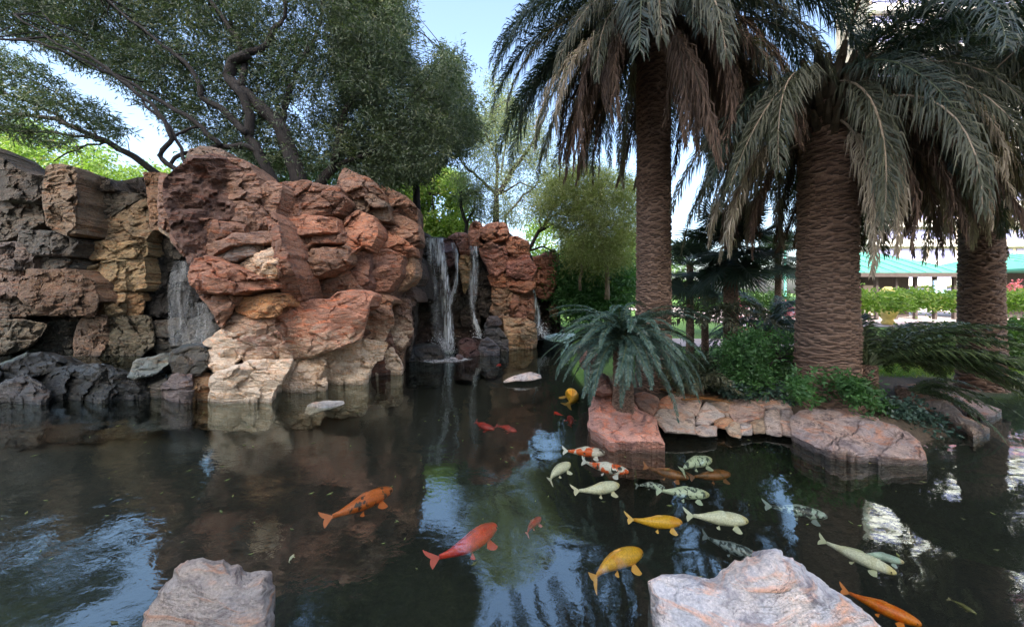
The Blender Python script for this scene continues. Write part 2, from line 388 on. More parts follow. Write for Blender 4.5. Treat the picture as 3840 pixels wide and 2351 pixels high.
# ------------------------------------------------------------------ terrain and pond
POND_PX = [(-500,346),(-150,345),(0,345),(100,345),(200,346),(330,350),(385,348),(420,342),(480,340),(530,336),(552,330),(566,329),
           (578,333),(566,350),(572,375),(586,396),(640,420),(665,424),(760,424),(800,428),(870,448),(925,450),(960,432),(985,434),(960,412),(935,398),(1000,391),(1100,386),(1500,384)]
POND = [Wp(x, y)[:2] for x, y in POND_PX] + [(16, 1.2), (-16, 1.2)]
def terrain():
    xs = np.concatenate([np.linspace(-400, -20, 16)[:-1], np.linspace(-20, 20, 150), np.linspace(20, 400, 24)[1:]])
    ys = np.concatenate([np.linspace(-300, -4, 10)[:-1], np.linspace(-4, 20, 120), np.linspace(20, 600, 24)[1:]])
    X, Y = np.meshgrid(xs, ys); x = X.ravel(); y = Y.ravel()
    ins = inside(x, y, POND); d = dist(x, y, POND)
    left = np.clip((2.0 - x) / 1.6, 0, 1) * np.clip((y - 4.5) / 1.5, 0, 1) * np.clip((60 - y) / 30, 0, 1)
    land = .28 + left * 2.0 * np.clip((d - .3) / 1.6, 0, 1)
    s = np.clip(d / .35, 0, 1); s = s*s*(3 - 2*s)
    s2 = np.clip(d / .9, 0, 1)
    nz = np.array([noise.fractal(Vector((a*.5, b*.5, 3)), 1, 2, 4) for a, b in zip(x, y)]) * .05
    fy = np.clip((y - 9) / 4, 0, 1)
    z = np.where(ins, -.75 * s2 - .02, -.05 + land * s) + nz * np.where(d > .1, 1, 0) * (1 - .6 * fy)
    W, H = len(xs), len(ys)
    ii = np.arange((H-1)*(W-1)); r = ii // (W-1); c = ii % (W-1)
    f = np.stack([r*W+c, r*W+c+1, (r+1)*W+c+1, (r+1)*W+c], 1)
    m, nt, bs, out = newmat('ground'); L = nt.links.new
    g = N(nt, 'ShaderNodeNewGeometry'); sx = N(nt, 'ShaderNodeSeparateXYZ'); L(g.outputs['Position'], sx.inputs[0])
    n1 = noise_t(nt, g.outputs['Position'], .8, 6, .65, .4); n2 = noise_t(nt, g.outputs['Position'], 18, 6, .75, .6)
    soil = mixc(nt, contrast(nt, n2.outputs[0], .35, .65), (.05, .038, .026), (.11, .08, .05))
    grass = mixc(nt, contrast(nt, n2.outputs[0], .3, .7), (.05, .12, .02), (.14, .26, .05))
    fac = contrast(nt, sx.outputs[1], 6.9, 7.6)
    top = mixc(nt, fac, soil, grass)
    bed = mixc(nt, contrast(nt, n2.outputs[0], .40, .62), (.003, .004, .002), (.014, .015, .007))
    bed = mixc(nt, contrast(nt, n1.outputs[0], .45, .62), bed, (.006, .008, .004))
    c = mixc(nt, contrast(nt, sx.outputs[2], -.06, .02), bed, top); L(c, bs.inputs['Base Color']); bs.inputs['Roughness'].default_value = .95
    bp = N(nt, 'ShaderNodeBump'); bp.inputs['Distance'].default_value = .03; L(n2.outputs[0], bp.inputs['Height']); L(bp.outputs[0], bs.inputs['Normal'])
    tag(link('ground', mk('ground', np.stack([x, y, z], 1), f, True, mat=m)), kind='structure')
terrain()
def water():
    m, nt, bs, out = newmat('water'); L = nt.links.new
    nt.nodes.remove(bs)
    g = N(nt, 'ShaderNodeNewGeometry')
    sx = N(nt, 'ShaderNodeSeparateXYZ'); L(g.outputs['Position'], sx.inputs[0])
    n1 = noise_t(nt, g.outputs['Position'], 1.6, 1, .4, .3, map_scale=(1, 1.3, 1))
    n2 = noise_t(nt, g.outputs['Position'], 9, 3, .55, .6, map_scale=(1, 1.6, 1), rot=(0, 0, .5))
    # rings spread from the falls on the left: livelier ripples there
    lv = contrast(nt, sx.outputs[0], 1.2, -4.0)
    am = N(nt, 'ShaderNodeMath', operation='MULTIPLY_ADD'); L(lv, am.inputs[0]); am.inputs[1].default_value = .13; am.inputs[2].default_value = .05
    a2 = N(nt, 'ShaderNodeMath', operation='MULTIPLY'); L(n2.outputs[0], a2.inputs[0]); L(am.outputs[0], a2.inputs[1])
    ad = N(nt, 'ShaderNodeMath', operation='ADD'); L(a2.outputs[0], ad.inputs[0]); L(n1.outputs[0], ad.inputs[1])
    bp = N(nt, 'ShaderNodeBump'); bp.inputs['Strength'].default_value = 1; bp.inputs['Distance'].default_value = .010
    L(ad.outputs[0], bp.inputs['Height'])
    gl = N(nt, 'ShaderNodeBsdfGlossy'); gl.inputs['Roughness'].default_value = .0; gl.inputs[0].default_value = (.82, .94, .93, 1); L(bp.outputs[0], gl.inputs['Normal'])
    tr = N(nt, 'ShaderNodeBsdfTransparent'); tr.inputs[0].default_value = (.90, .94, .88, 1)
    fr = N(nt, 'ShaderNodeFresnel'); fr.inputs[0].default_value = 1.45; L(bp.outputs[0], fr.inputs[1])
    mr = N(nt, 'ShaderNodeMapRange'); L(fr.outputs[0], mr.inputs[0]); mr.inputs[3].default_value = .20; mr.inputs[4].default_value = .40
    mx = N(nt, 'ShaderNodeMixShader'); L(mr.outputs[0], mx.inputs[0]); L(tr.outputs[0], mx.inputs[1]); L(gl.outputs[0], mx.inputs[2]); L(mx.outputs[0], out.inputs[0])
    V = [(-30, .8, 0), (30, .8, 0), (30, 19.5, 0), (-30, 19.5, 0)]
    tag(link('pond_water', mk('pond_water', V, [(0, 1, 2, 3)], mat=m)), kind='structure')
water()

# ------------------------------------------------------------------ rock formations
_sd = [10]
def S(fr, pts, dY, col, parent, Y=None, wet=0., water=False, tilt=.12, **kw):
    _sd[0] += 1
    Yb = Y + dY - tilt / 2; Yt = Y + dY + tilt / 2
    return stone(tf[fr](pts), Yb, Yt, col, wet, parent=parent, seed=_sd[0], water=water, **kw)

main = empty('rock_outcrop', P(300, 392, 6.9), 'large red and cream sandstone outcrop overhanging the pond between the two waterfalls', 'rock outcrop')
def Ym(pts): 
    x = sum(p[0] for p in pts) / len(pts); return 6.5 + max(0, x - 560) / 760 * 1.9
MAIN = [
 ([(165,25),(240,0),(330,20),(375,60),(380,150),(375,235),(270,225),(160,205),(155,110)], .75, B_, {}),
 ([(375,70),(450,80),(510,110),(560,190),(555,240),(590,330),(530,350),(470,300),(385,290)], .55, P_, {}),
 ([(165,225),(380,245),(390,290),(380,410),(250,360),(160,330)], .65, B_, {}),
 ([(0,160),(150,190),(165,330),(140,400),(60,470),(0,440)], .8, P_, {}),
 ([(0,440),(60,470),(90,560),(130,600),(170,640),(110,600),(60,520),(0,480)], .75, YL, dict(relief=.08)),
 ([(130,400),(380,425),(480,440),(470,490),(300,530),(270,610),(190,640),(100,580),(60,490)], .3, DR, dict(relief=.25)),
 ([(390,300),(480,310),(560,340),(630,410),(640,470),(500,470),(470,430),(390,410)], .45, P_, {}),
 ([(265,600),(275,545),(420,505),(560,480),(640,480),(645,535),(420,560),(330,590),(290,640)], -.05, P_, dict(relief=.2)),
 ([(330,600),(470,555),(640,545),(640,580),(500,620),(420,650),(300,645)], .12, G_, {}),
 ([(430,690),(540,615),(640,575),(690,680),(640,745),(560,725)], -.1, C_, dict(relief=.14)),
 ([(165,740),(180,660),(280,620),(430,695),(640,765),(650,795),(500,805),(370,825),(220,820)], -.25, R_, dict(relief=.26)),
 ([(530,225),(640,200),(695,230),(675,300),(650,380),(600,360),(560,310)], .4, P_, {}),
 ([(640,215),(800,200),(1000,230),(1045,300),(1000,370),(800,400),(700,395),(680,300)], .4, DR, {}),
 ([(600,400),(640,380),(670,420),(700,560),(765,720),(805,855),(720,865),(665,760),(645,560)], -.28, (.27, .15, .10), dict(relief=.22)),
 ([(690,405),(830,395),(985,400),(1000,480),(860,480),(740,500),(700,480)], .12, R_, {}),
 ([(735,505),(860,485),(1040,480),(1050,545),(870,555),(800,610),(770,690),(745,640)], .25, DR, {}),
 ([(770,730),(800,660),(870,590),(1050,565),(1055,660),(900,720),(800,740)], -.08, (.26, .17, .12), dict(relief=.2)),
 ([(790,750),(900,728),(1055,670),(1080,740),(1150,815),(1000,825),(950,870),(810,870)], .22, (.22, .14, .10), dict(relief=.08)),
 ([(1050,420),(1110,370),(1205,400),(1235,480),(1180,580),(1130,560),(1070,620),(1045,540)], -.15, R_, dict(relief=.25)),
 ([(1060,640),(1120,585),(1180,600),(1175,700),(1205,760),(1150,825),(1085,750)], -.12, (.20, .11, .08), dict(relief=.25)),
 ([(1190,590),(1290,590),(1360,620),(1350,720),(1290,800),(1200,830),(1165,800),(1215,700)], -.1, (.27, .15, .105), dict(relief=.25)),
 ([(1015,230),(1020,160),(1060,130),(1180,190),(1250,260),(1260,305),(1150,275),(1090,290)], .25, P_, dict(relief=.25)),
 ([(1185,195),(1300,240),(1400,300),(1440,340),(1450,430),(1350,375),(1262,300)], .3, P_, dict(relief=.22)),
 ([(1020,400),(1040,300),(1200,270),(1280,330),(1285,410),(1220,405),(1110,355)], .1, B_, {}),
 ([(1250,330),(1350,380),(1450,440),(1465,530),(1400,565),(1300,485),(1240,400)], .15, P_, dict(relief=.2)),
 ([(1230,440),(1320,500),(1440,570),(1440,605),(1350,615),(1240,585),(1210,500)], .1, R_, {}),
 ([(1360,615),(1420,615),(1440,660),(1430,730),(1330,820),(1305,800),(1350,720)], .15, T_, dict(relief=.22)),
 ([(220,825),(380,825),(460,855),(410,900),(350,1030),(310,930)], -.05, (.29, .17, .11), dict(relief=.2)),
 ([(410,870),(550,845),(700,830),(715,890),(650,955),(520,960),(440,930)], -.02, O_, dict(relief=.2)),
 ([(360,1030),(430,935),(530,965),(645,960),(640,1060),(560,1080),(460,1060),(390,1095)], .05, T_, {}),
 ([(645,1000),(650,930),(690,890),(820,880),(950,870),(1000,825),(1130,815),(1200,840),(1165,950),(1135,1080),(1000,1130),(880,1170),(760,1190),(690,1120)], -.45, (.46, .24, .16), dict(relief=.22, rough=.55)),
 ([(1170,900),(1230,830),(1330,865),(1300,920),(1310,1010),(1260,1090),(1150,1100),(1140,1000)], -.05, (.33, .2, .13), {}),
 ([(1320,880),(1400,860),(1425,1050),(1375,1130),(1370,1240),(1300,1240),(1260,1090),(1310,1010)], .35, (.17, .11, .08), {}),
 ([(255,1110),(350,1030),(470,1060),(440,1120),(330,1155)], .0, C_, {}),
 ([(262,1165),(350,1150),(440,1135),(470,1180),(400,1245),(320,1270),(258,1240)], -.1, C_, {}),
 ([(440,1085),(560,1085),(660,1050),(745,1195),(600,1225),(500,1220),(430,1150)], -.12, (.33, .19, .13), {}),
 ([(295,1290),(430,1240),(560,1212),(740,1205),(745,1240),(700,1310),(640,1385),(600,1460),(440,1460),(285,1450)], -.3, CW, dict(water=True, relief=.22, rough=.8)),
 ([(735,1230),(870,1180),(940,1225),(900,1300),(860,1380),(860,1460),(620,1460),(700,1320)], -.18, (.55, .37, .22), dict(water=True)),
 ([(800,1390),(840,1330),(930,1290),(940,1335),(905,1440),(800,1440)], -.35, C_, dict(water=True)),
 ([(930,1240),(1000,1208),(1080,1205),(1215,1212),(1170,1300),(1150,1400),(930,1400),(900,1290)], -.2, (.66, .54, .40), dict(water=True)),
 ([(870,1180),(960,1105),(1140,1090),(1275,1110),(1240,1205),(1080,1210),(940,1215)], -.1, (.60, .43, .25), {}),
 ([(1170,1305),(1220,1205),(1310,1140),(1370,1240),(1350,1340),(1180,1400)], .05, (.24, .16, .10), dict(water=True)),
 ([(60,1220),(75,1160),(200,1130),(262,1155),(270,1240),(220,1285),(100,1295)], -.1, (.09, .085, .06), dict(wet=.6)),
 ([(20,1350),(60,1300),(180,1285),(185,1380),(180,1450),(10,1450)], -.2, (.16, .14, .14), dict(wet=.3, water=True)),
 ([(180,1290),(285,1280),(295,1380),(290,1450),(180,1450)], -.15, (.28, .18, .09), dict(wet=.3, water=True)),
]
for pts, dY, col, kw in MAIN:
    S('2', pts, dY, col, main, Y=Ym(pts), thick=.8, **kw)['cream_tint'] = 0. if kw.get('wet') else .85
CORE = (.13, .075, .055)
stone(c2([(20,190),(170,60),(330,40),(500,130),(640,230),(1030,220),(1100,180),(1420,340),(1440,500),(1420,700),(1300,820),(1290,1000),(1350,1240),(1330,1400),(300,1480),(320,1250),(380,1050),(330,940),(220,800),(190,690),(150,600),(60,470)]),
      7.15, 7.6, CORE, parent=main, seed=5, thick=1.6, relief=.1, name='rock_core', water=True, sp=3, tiltx=.45)

lw = empty('rock_wall', P(90, 400, 7.2), 'tall dark weathered rock wall at the far left of the pond with yellowish blocks', 'rock wall')
LW = [
 ([(225,330),(240,180),(290,165),(390,190),(388,500),(330,515),(240,460)], -.35, (.24, .19, .16), {}),
 ([(392,190),(560,240),(585,300),(485,312),(482,520),(400,525)], .0, (.07,.065,.065), {}),
 ([(495,305),(770,318),(640,380),(545,435),(500,430)], .1, (.085,.08,.075), {}),
 ([(525,540),(545,445),(650,385),(775,330),(785,480),(745,555),(590,560)], .1, (.25,.20,.15), {}),
 ([(740,200),(960,235),(970,360),(900,480),(780,490),(770,320)], -.1, P_, {}),
 ([(470,560),(595,566),(592,640),(472,642)], .0, YL, dict(relief=.1)),
 ([(602,566),(748,560),(742,625),(602,636)], .02, YL, dict(relief=.1)),
 ([(455,690),(590,652),(645,660),(640,740),(655,800),(505,800)], -.05, YL, dict(relief=.12)),
 ([(652,655),(742,640),(748,800),(662,800)], .0, YL, dict(relief=.1)),
 ([(505,815),(640,818),(640,925),(505,935)], -.05, (.38,.31,.22), dict(relief=.12)),
 ([(648,820),(742,828),(725,935),(648,925)], .0, (.30,.20,.12), dict(relief=.1)),
 ([(400,520),(478,550),(462,690),(400,712),(350,612)], .2, (.10,.075,.06), {}),
 ([(105,560),(112,500),(340,515),(400,560),(350,625),(170,612)], -.25, (.09,.09,.095), {}),
 ([(170,622),(385,640),(405,702),(180,695)], -.1, (.10,.10,.105), {}),
 ([(0,570),(110,570),(170,622),(160,692),(-60,685),(-60,570)], -.2, (.15,.13,.14), {}),
 ([(-60,690),(125,702),(95,825),(-60,845)], -.2, (.16,.12,.115), {}),
 ([(130,702),(400,712),(480,760),(505,860),(470,935),(250,922),(100,850)], -.35, (.15,.10,.075), dict(relief=.3)),
 ([(-60,845),(100,852),(250,930),(-60,945)], -.1, (.14,.12,.115), {}),
 ([(-60,955),(240,975),(160,1090),(-60,1145)], -.3, (.14,.13,.115), {}),
 ([(160,1095),(250,985),(400,950),(390,1130),(330,1155)], .1, (.045,.05,.05), {}),
 ([(400,1000),(440,930),(552,940),(550,1060),(485,1175),(380,1155)], -.2, (.17,.125,.105), {}),
 ([(562,955),(765,940),(795,1080),(700,1165),(500,1175),(522,1085)], -.15, (.13,.12,.09), dict(wet=.3)),
 ([(780,970),(955,955),(965,1090),(800,1125)], -.05, (.11,.11,.11), dict(wet=.8)),
 ([(970,965),(1100,925),(1140,1010),(1070,1085),(985,1095)], -.1, (.13,.13,.135), dict(wet=.8)),
 ([(-60,60),(0,110),(120,200),(250,220),(240,300),(170,342),(-60,330)], -.1, (.075,.07,.07), {}),
 ([(-60,342),(170,345),(235,460),(110,500),(0,560),(-60,560)], .0, (.12,.115,.115), {}),
 ([(750,640),(860,640),(860,790),(745,790)], .3, (.018,.02,.021), dict(wet=.8)),
 ([(865,640),(1000,640),(1020,800),(865,790)], .3, (.018,.02,.021), dict(wet=.8)),
 ([(740,800),(860,800),(870,940),(730,935)], .2, (.018,.02,.021), dict(wet=.8)),
 ([(875,800),(1020,810),(1100,920),(880,945)], .2, (.018,.02,.021), dict(wet=.8)),
 ([(770,630),(845,505),(920,560),(950,640)], .35, (.045,.045,.045), {}),
 ([(-60,1200),(0,1185),(160,1130),(330,1150),(385,1192),(200,1240),(-60,1310)], -.7, (.06,.064,.055), dict(wet=.8, tilt=.6, water=True)),
 ([(-60,1320),(130,1240),(260,1330),(180,1480),(-60,1490)], -1.3, (.13,.13,.145), dict(wet=.5, water=True, tilt=.4)),
 ([(150,1235),(500,1190),(670,1240),(560,1330),(540,1450),(240,1460),(265,1320)], -1.0, (.06,.068,.062), dict(wet=.8, water=True, tilt=.5)),
 ([(440,1400),(640,1270),(850,1235),(760,1340),(740,1430),(440,1450)], -.95, (.06,.066,.07), dict(wet=.8, water=True, tilt=.4)),
 ([(700,1345),(800,1280),(905,1245),(890,1310),(840,1400),(700,1410)], -1.0, (.17,.17,.165), dict(wet=.4, water=True, tilt=.3)),
 ([(665,1245),(700,1175),(870,1130),(890,1160),(790,1235),(700,1262)], -.95, (.28,.33,.36), dict(wet=.4, tilt=.5, relief=.08)),
 ([(860,1135),(960,1090),(1065,1085),(1000,1120),(900,1150)], -.6, (.15,.19,.21), dict(wet=.8, tilt=1.2, relief=.06)),
]
for pts, dY, col, kw in LW:
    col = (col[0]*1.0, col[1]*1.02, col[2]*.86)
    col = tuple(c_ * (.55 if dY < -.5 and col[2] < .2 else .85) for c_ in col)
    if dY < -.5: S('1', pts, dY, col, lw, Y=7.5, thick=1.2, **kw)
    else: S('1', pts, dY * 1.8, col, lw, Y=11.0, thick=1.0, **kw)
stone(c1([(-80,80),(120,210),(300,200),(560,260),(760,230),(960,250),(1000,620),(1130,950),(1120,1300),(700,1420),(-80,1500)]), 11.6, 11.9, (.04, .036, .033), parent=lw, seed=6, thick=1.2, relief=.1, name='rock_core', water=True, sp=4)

fc = empty('rock_cliff', P(480, 352, 12), 'dark wet rock cliff behind the double waterfall with red boulders on its right', 'rock cliff')
FC = [
 ([(255,280),(330,290),(335,420),(240,425),(215,480),(235,380)], -.2, K_, dict(wet=.6)),
 ([(330,300),(465,320),(465,430),(330,430)], .25, (.045,.05,.05), dict(wet=.8)),
 ([(462,330),(530,340),(548,500),(505,525),(465,470)], -.3, (.10,.05,.05), dict(wet=.5)),
 ([(505,305),(560,280),(620,272),(670,290),(678,420),(605,450),(570,345)], -.1, (.30,.18,.15), {}),
 ([(595,460),(672,430),(662,640),(625,745),(598,560)], -.15, (.36,.29,.17), {}),
 ([(745,395),(790,480),(830,600),(880,690),(865,905),(820,955),(745,900),(735,600)], .1, K_, dict(wet=.5)),
 ([(672,320),(680,215),(718,188),(760,210),(770,270),(735,300),(780,350),(690,372)], -.2, R_, {}),
 ([(770,235),(850,200),(940,193),(978,260),(962,312),(860,322),(790,300)], -.35, R_, dict(relief=.3)),
 ([(765,360),(900,330),(960,320),(972,370),(880,402),(800,405)], -.2, (.33,.2,.16), {}),
 ([(755,392),(880,412),(962,372),(972,545),(880,602),(840,590),(790,480)], -.35, (.32,.17,.13), dict(relief=.3)),
 ([(980,322),(1050,308),(1130,340),(1148,440),(1050,462),(980,405)], -.3, R_, dict(relief=.3)),
 ([(975,470),(1140,455),(1195,560),(1165,640),(1080,620),(980,602)], -.4, (.30,.15,.12), dict(relief=.3)),
 ([(820,610),(962,602),(972,690),(870,685)], -.3, R_, {}),
 ([(980,612),(1080,668),(1185,625),(1188,700),(1120,742),(980,702)], -.4, R_, {}),
 ([(858,692),(1000,702),(1002,830),(940,850),(865,820)], -.3, (.36,.26,.18), {}),
 ([(862,825),(940,855),(1000,835),(1005,950),(900,935),(848,905)], -.3, (.33,.25,.19), {}),
 ([(1002,735),(1060,745),(1052,920),(1005,950)], -.35, (.3,.17,.12), {}),
 ([(1062,742),(1182,742),(1185,962),(1125,930),(1100,860),(1062,850)], -.1, DR, {}),
 ([(1045,880),(1100,862),(1122,940),(1052,962)], -.4, (.28,.16,.12), {}),
 ([(960,955),(1120,970),(1195,1000),(1195,1150),(1110,1230),(1000,1230),(965,1080)], -.5, (.46,.36,.24), dict(water=True, relief=.3)),
 ([(880,930),(960,950),(1000,1230),(960,1120),(900,1040)], -.3, (.15,.10,.05), dict(wet=.5)),
 ([(830,1230),(800,1010),(870,1000),(960,1120),(985,1240)], -.8, (.13,.15,.18), dict(wet=.7, water=True)),
 ([(760,1260),(770,1135),(820,1120),(892,1190),(885,1290),(790,1290)], -1.6, (.15,.17,.22), dict(wet=.7, water=True)),
 ([(826,1000),(832,952),(890,940),(912,990),(870,1005)], -.8, (.16,.15,.17), dict(wet=.7)),
 ([(1145,470),(1260,450),(1345,410),(1382,470),(1372,560),(1290,542),(1205,550)], 1.2, (.22,.11,.08), dict(relief=.3)),
 ([(1190,650),(1192,570),(1260,532),(1350,555),(1372,640),(1342,740),(1290,782),(1220,760)], 1.0, (.26,.13,.09), dict(relief=.35)),
 ([(1200,775),(1372,770),(1392,985),(1225,965)], 1.6, (.05,.035,.03), dict(wet=.4)),
 ([(1320,850),(1368,845),(1372,980),(1335,920)], 1.3, (.28,.18,.12), {}),
]
for r, (ya, yb) in enumerate([(430, 520), (520, 640), (640, 760), (760, 880), (880, 1010), (1010, 1180)]):
    xs_ = [210 - r*6, 330 + 12*(r % 2), 470 - 14*(r % 2), 600 + 10*(r % 3), 745]
    for a, b in zip(xs_[:-1], xs_[1:]):
        FC.append(([(a, ya + 4), ((a+b)/2, ya - 6), (b, ya + 3), (b + 4, yb - 3), ((a+b)/2, yb + 5), (a - 3, yb)], .2 + .12 * ((r * 5 + int(a)) % 3), (.05 + .012*(r % 3), .052, .042), dict(wet=.7)))
for pts, dY, col, kw in FC: S('3', pts, dY, col, fc, Y=12.4, thick=1.0, sp=1.3, **kw)
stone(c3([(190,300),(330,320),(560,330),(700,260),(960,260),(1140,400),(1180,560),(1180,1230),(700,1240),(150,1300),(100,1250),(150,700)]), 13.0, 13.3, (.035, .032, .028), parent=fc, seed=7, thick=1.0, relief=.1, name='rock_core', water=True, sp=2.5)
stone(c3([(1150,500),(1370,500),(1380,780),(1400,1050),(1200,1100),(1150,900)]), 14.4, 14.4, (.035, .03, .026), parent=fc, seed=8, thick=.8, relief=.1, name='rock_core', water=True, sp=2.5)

# side of the main outcrop going back to the falls
sw = empty('rock_buttress', P(400, 370, 9.5), 'shadowed brown rock buttress between the big outcrop and the main waterfall', 'rock buttress')
for pts, col, Y in [([(0,850),(110,740),(200,690),(230,800),(190,860),(20,870)], (.09,.06,.045), 9.2), ([(20,880),(190,865),(200,1000),(20,1010)], (.13,.08,.06), 9.0),
                    ([(20,1015),(190,1005),(190,1100),(150,1180),(20,1190)], (.12,.08,.06), 8.9), ([(-10,1190),(150,1185),(130,1290),(130,1420),(-10,1430)], (.14,.09,.055), 8.7),
                    ([(100,480),(215,480),(240,600),(200,690),(110,730)], (.07,.05,.04), 9.4)]:
    S('3', pts, 0, col, sw, Y=Y, thick=1.4, water=True, wet=.3)
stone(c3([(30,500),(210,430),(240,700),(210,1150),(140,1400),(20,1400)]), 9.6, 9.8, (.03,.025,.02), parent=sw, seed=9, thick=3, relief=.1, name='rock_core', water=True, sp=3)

# loose boulders ------------------------------------------------
def loose(fr, pts, Yb, Yt, col, label, name='boulder', cat='boulder', group=None, **kw):
    _sd[0] += 1
    o = stone(tf[fr](pts), Yb, Yt, col, seed=_sd[0], name=name, **kw); tag(o, label, cat, group); return o
loose('3', [(160,1300),(180,1185),(300,1150),(440,1170),(475,1240),(430,1400),(160,1410)], 9.9, 10.6, (.07,.085,.095), 'dark wet boulder splashed at the foot of the main waterfall', wet=.9, thick=.8, water=True, relief=.4, strata=.5)
loose('3', [(570,1270),(575,1150),(640,1110),(740,1130),(765,1240),(740,1300),(590,1310)], 10.6, 11.2, (.09,.05,.05), 'rounded dark brown boulder between the two thin waterfalls', wet=.5, thick=.8, water=True, relief=.4, strata=.5)
loose('3', [(545,1300),(570,1240),(650,1270),(700,1290),(690,1330),(550,1330)], 10.1, 10.3, (.16,.13,.15), 'low lilac grey stone in front of the brown boulder', 'stone', 'stone', wet=.4, thick=.4, water=True)
loose('3', [(790,1300),(800,1265),(850,1250),(885,1300),(880,1330),(795,1330)], 10.6, 10.8, (.14,.13,.16), 'small wet stone below the blue grey block', 'stone', 'stone', wet=.7, thick=.4, water=True)
loose('3', [(1198,1010),(1215,975),(1260,958),(1312,970),(1328,1020),(1300,1070),(1215,1060)], 13.8, 14.2, (.09,.06,.06), 'round dark boulder beside the foaming rightmost waterfall', wet=.6, thick=.9, water=True, relief=.5, strata=.3)
loose('3', [(1330,1060),(1340,1005),(1400,1000),(1440,1030),(1430,1070)], 14.6, 15, (.22,.2,.22), 'low pale stone right of the foaming waterfall', 'stone', 'stone', thick=.6, water=True)
loose('q', [(733,992),(738,975),(752,967),(790,962),(826,963),(830,970),(800,982),(768,990),(745,997)], 5.75, 6.15, (.72,.72,.70), 'flat white stone lying in the water before the red outcrop', 'stone', 'stone', thick=.25, relief=.05, strata=.2, sp=.8, grow=.1, rough=.4)
loose('q', [(1210,917),(1225,908),(1250,898),(1275,894),(1300,900),(1303,908),(1280,914),(1240,915),(1215,920)], 7.3, 7.75, (.62,.58,.57), 'flat pale pinkish stone lying in mid pond before the waterfalls', 'stone', 'stone', thick=.3, relief=.06, strata=.2, sp=.8, grow=.1, rough=.4)

loose('6', [(140,500),(165,270),(200,200),(300,178),(430,188),(520,240),(640,330),(790,430),(830,560),(900,690),(780,668),(340,682),(285,620)], 4.17, 5.5, (.58,.33,.27), 'angular pink sandstone boulder rising from the water below the cycad', water=True, thick=.5, relief=.16, facets=9, rough=.7, strata=.4)
loose('q', [(1405,905),(1425,885),(1460,900),(1480,940),(1450,955),(1420,945)], 5.0, 5.4, (.30,.18,.15), 'brown boulder half hidden by the cycad left of the pink boulder', thick=.5, water=True, relief=.2)
loose('q', [(1385,830),(1410,815),(1440,850),(1450,890),(1420,900),(1395,880)], 6.2, 6.6, (.20,.13,.11), 'shaded boulder at the channel edge under the cycad fronds', thick=.6, water=True, relief=.25)
ed = empty('stone_edging', P(760, 420, 5.0), 'row of fitted grey and pink edging stones along the planted bank', 'stone edging')
ED = [
 ([(800,430),(850,350),(1050,350),(1160,400),(1182,585),(1050,562),(960,548),(900,555),(850,505)], (.36,.32,.28)),
 ([(975,215),(1100,220),(1250,250),(1190,400),(1050,345),(970,340)], (.34,.27,.23)),
 ([(815,310),(900,222),(970,190),(970,342),(890,348)], (.34,.18,.11)),
 ([(600,200),(700,180),(830,250),(815,370),(760,402),(640,312)], (.26,.17,.13)),
 ([(1195,480),(1212,400),(1290,280),(1340,290),(1470,410),(1380,450),(1300,492)], (.40,.37,.35)),
 ([(1190,512),(1380,510),(1388,605),(1190,580)], (.36,.32,.29)),
 ([(1345,285),(1440,280),(1560,250),(1500,320),(1520,430),(1470,400)], (.32,.26,.21)),
 ([(1390,455),(1510,425),(1560,470),(1480,525),(1390,515)], (.34,.22,.14)),
 ([(1510,320),(1560,252),(1750,270),(1850,330),(1862,400),(1800,440),(1620,482),(1560,460)], (.36,.27,.23)),
 ([(1485,525),(1560,475),(1620,500),(1618,615),(1530,575)], (.33,.28,.22)),
 ([(1625,492),(1722,490),(1732,585),(1640,580)], (.38,.36,.34)),
 ([(1732,485),(1850,430),(1862,575),(1760,572)], (.27,.22,.16)),
 ([(1760,242),(1900,222),(2100,290),(2112,342),(1950,352),(1860,330)], (.36,.31,.28)),
 ([(1868,372),(2000,350),(2012,480),(2022,595),(1870,582)], (.35,.31,.29)),
 ([(2012,352),(2122,352),(2168,605),(2032,588)], (.34,.29,.27)),
]
for pts, col in ED:
    pp = c6(pts); _sd[0] += 1
    col = tuple(min(.6, c_*1.3) for c_ in col); f_ = lambda y: 4.62 + (433 - y) / 36 * .95
    y0_, y1_ = min(p[1] for p in pp), max(p[1] for p in pp)
    stone(pp, f_(y1_), f_(y0_), col, parent=ed, seed=_sd[0], thick=.55, relief=.05, soft=.05, facets=2, rough=.4, strata=.25, facet=.45, grow=1.5, sp=1.3)
_sd[0] += 1
stone(c6([(820,440),(1000,330),(1500,300),(1900,330),(2150,380),(2160,640),(1200,640),(900,600)]), 4.68, 5.62, (.24,.20,.165), parent=ed, seed=91, thick=.6, relief=.03, name='mortar_bed', water=True, sp=3)
loose('q', [(1900,1010),(1930,984),(2030,984),(2120,1008),(2190,1040),(2218,1070),(2230,1108),(2110,1100),(2020,1096),(1955,1070),(1908,1045)], 3.88, 4.95, (.38,.32,.31), 'large flat grey mauve boulder at the right end of the stone edging', water=True, thick=.5, relief=.14, facets=5, rough=.6, strata=.5, sp=2)
loose('7', [(870,1080),(1040,1062),(1180,1150),(1290,1262),(1450,1340),(1560,1402),(1540,1470),(1400,1450),(1310,1352),(1220,1292),(1000,1205)], 4.4, 5.7, (.46,.37,.31), 'long sloping tan slab behind the large flat boulder', thick=.5, water=True, relief=.1, facets=3, rough=.6, sp=2.2)
loose('7', [(1040,1072),(1170,1066),(1400,1180),(1720,1300),(1720,1350),(1380,1310),(1290,1240),(1200,1150)], 5.1, 6.3, (.42,.32,.28), 'mauve brown slab running out to the right edge of the view', thick=.5, water=True, relief=.1, facets=3, rough=.6, sp=2.2)
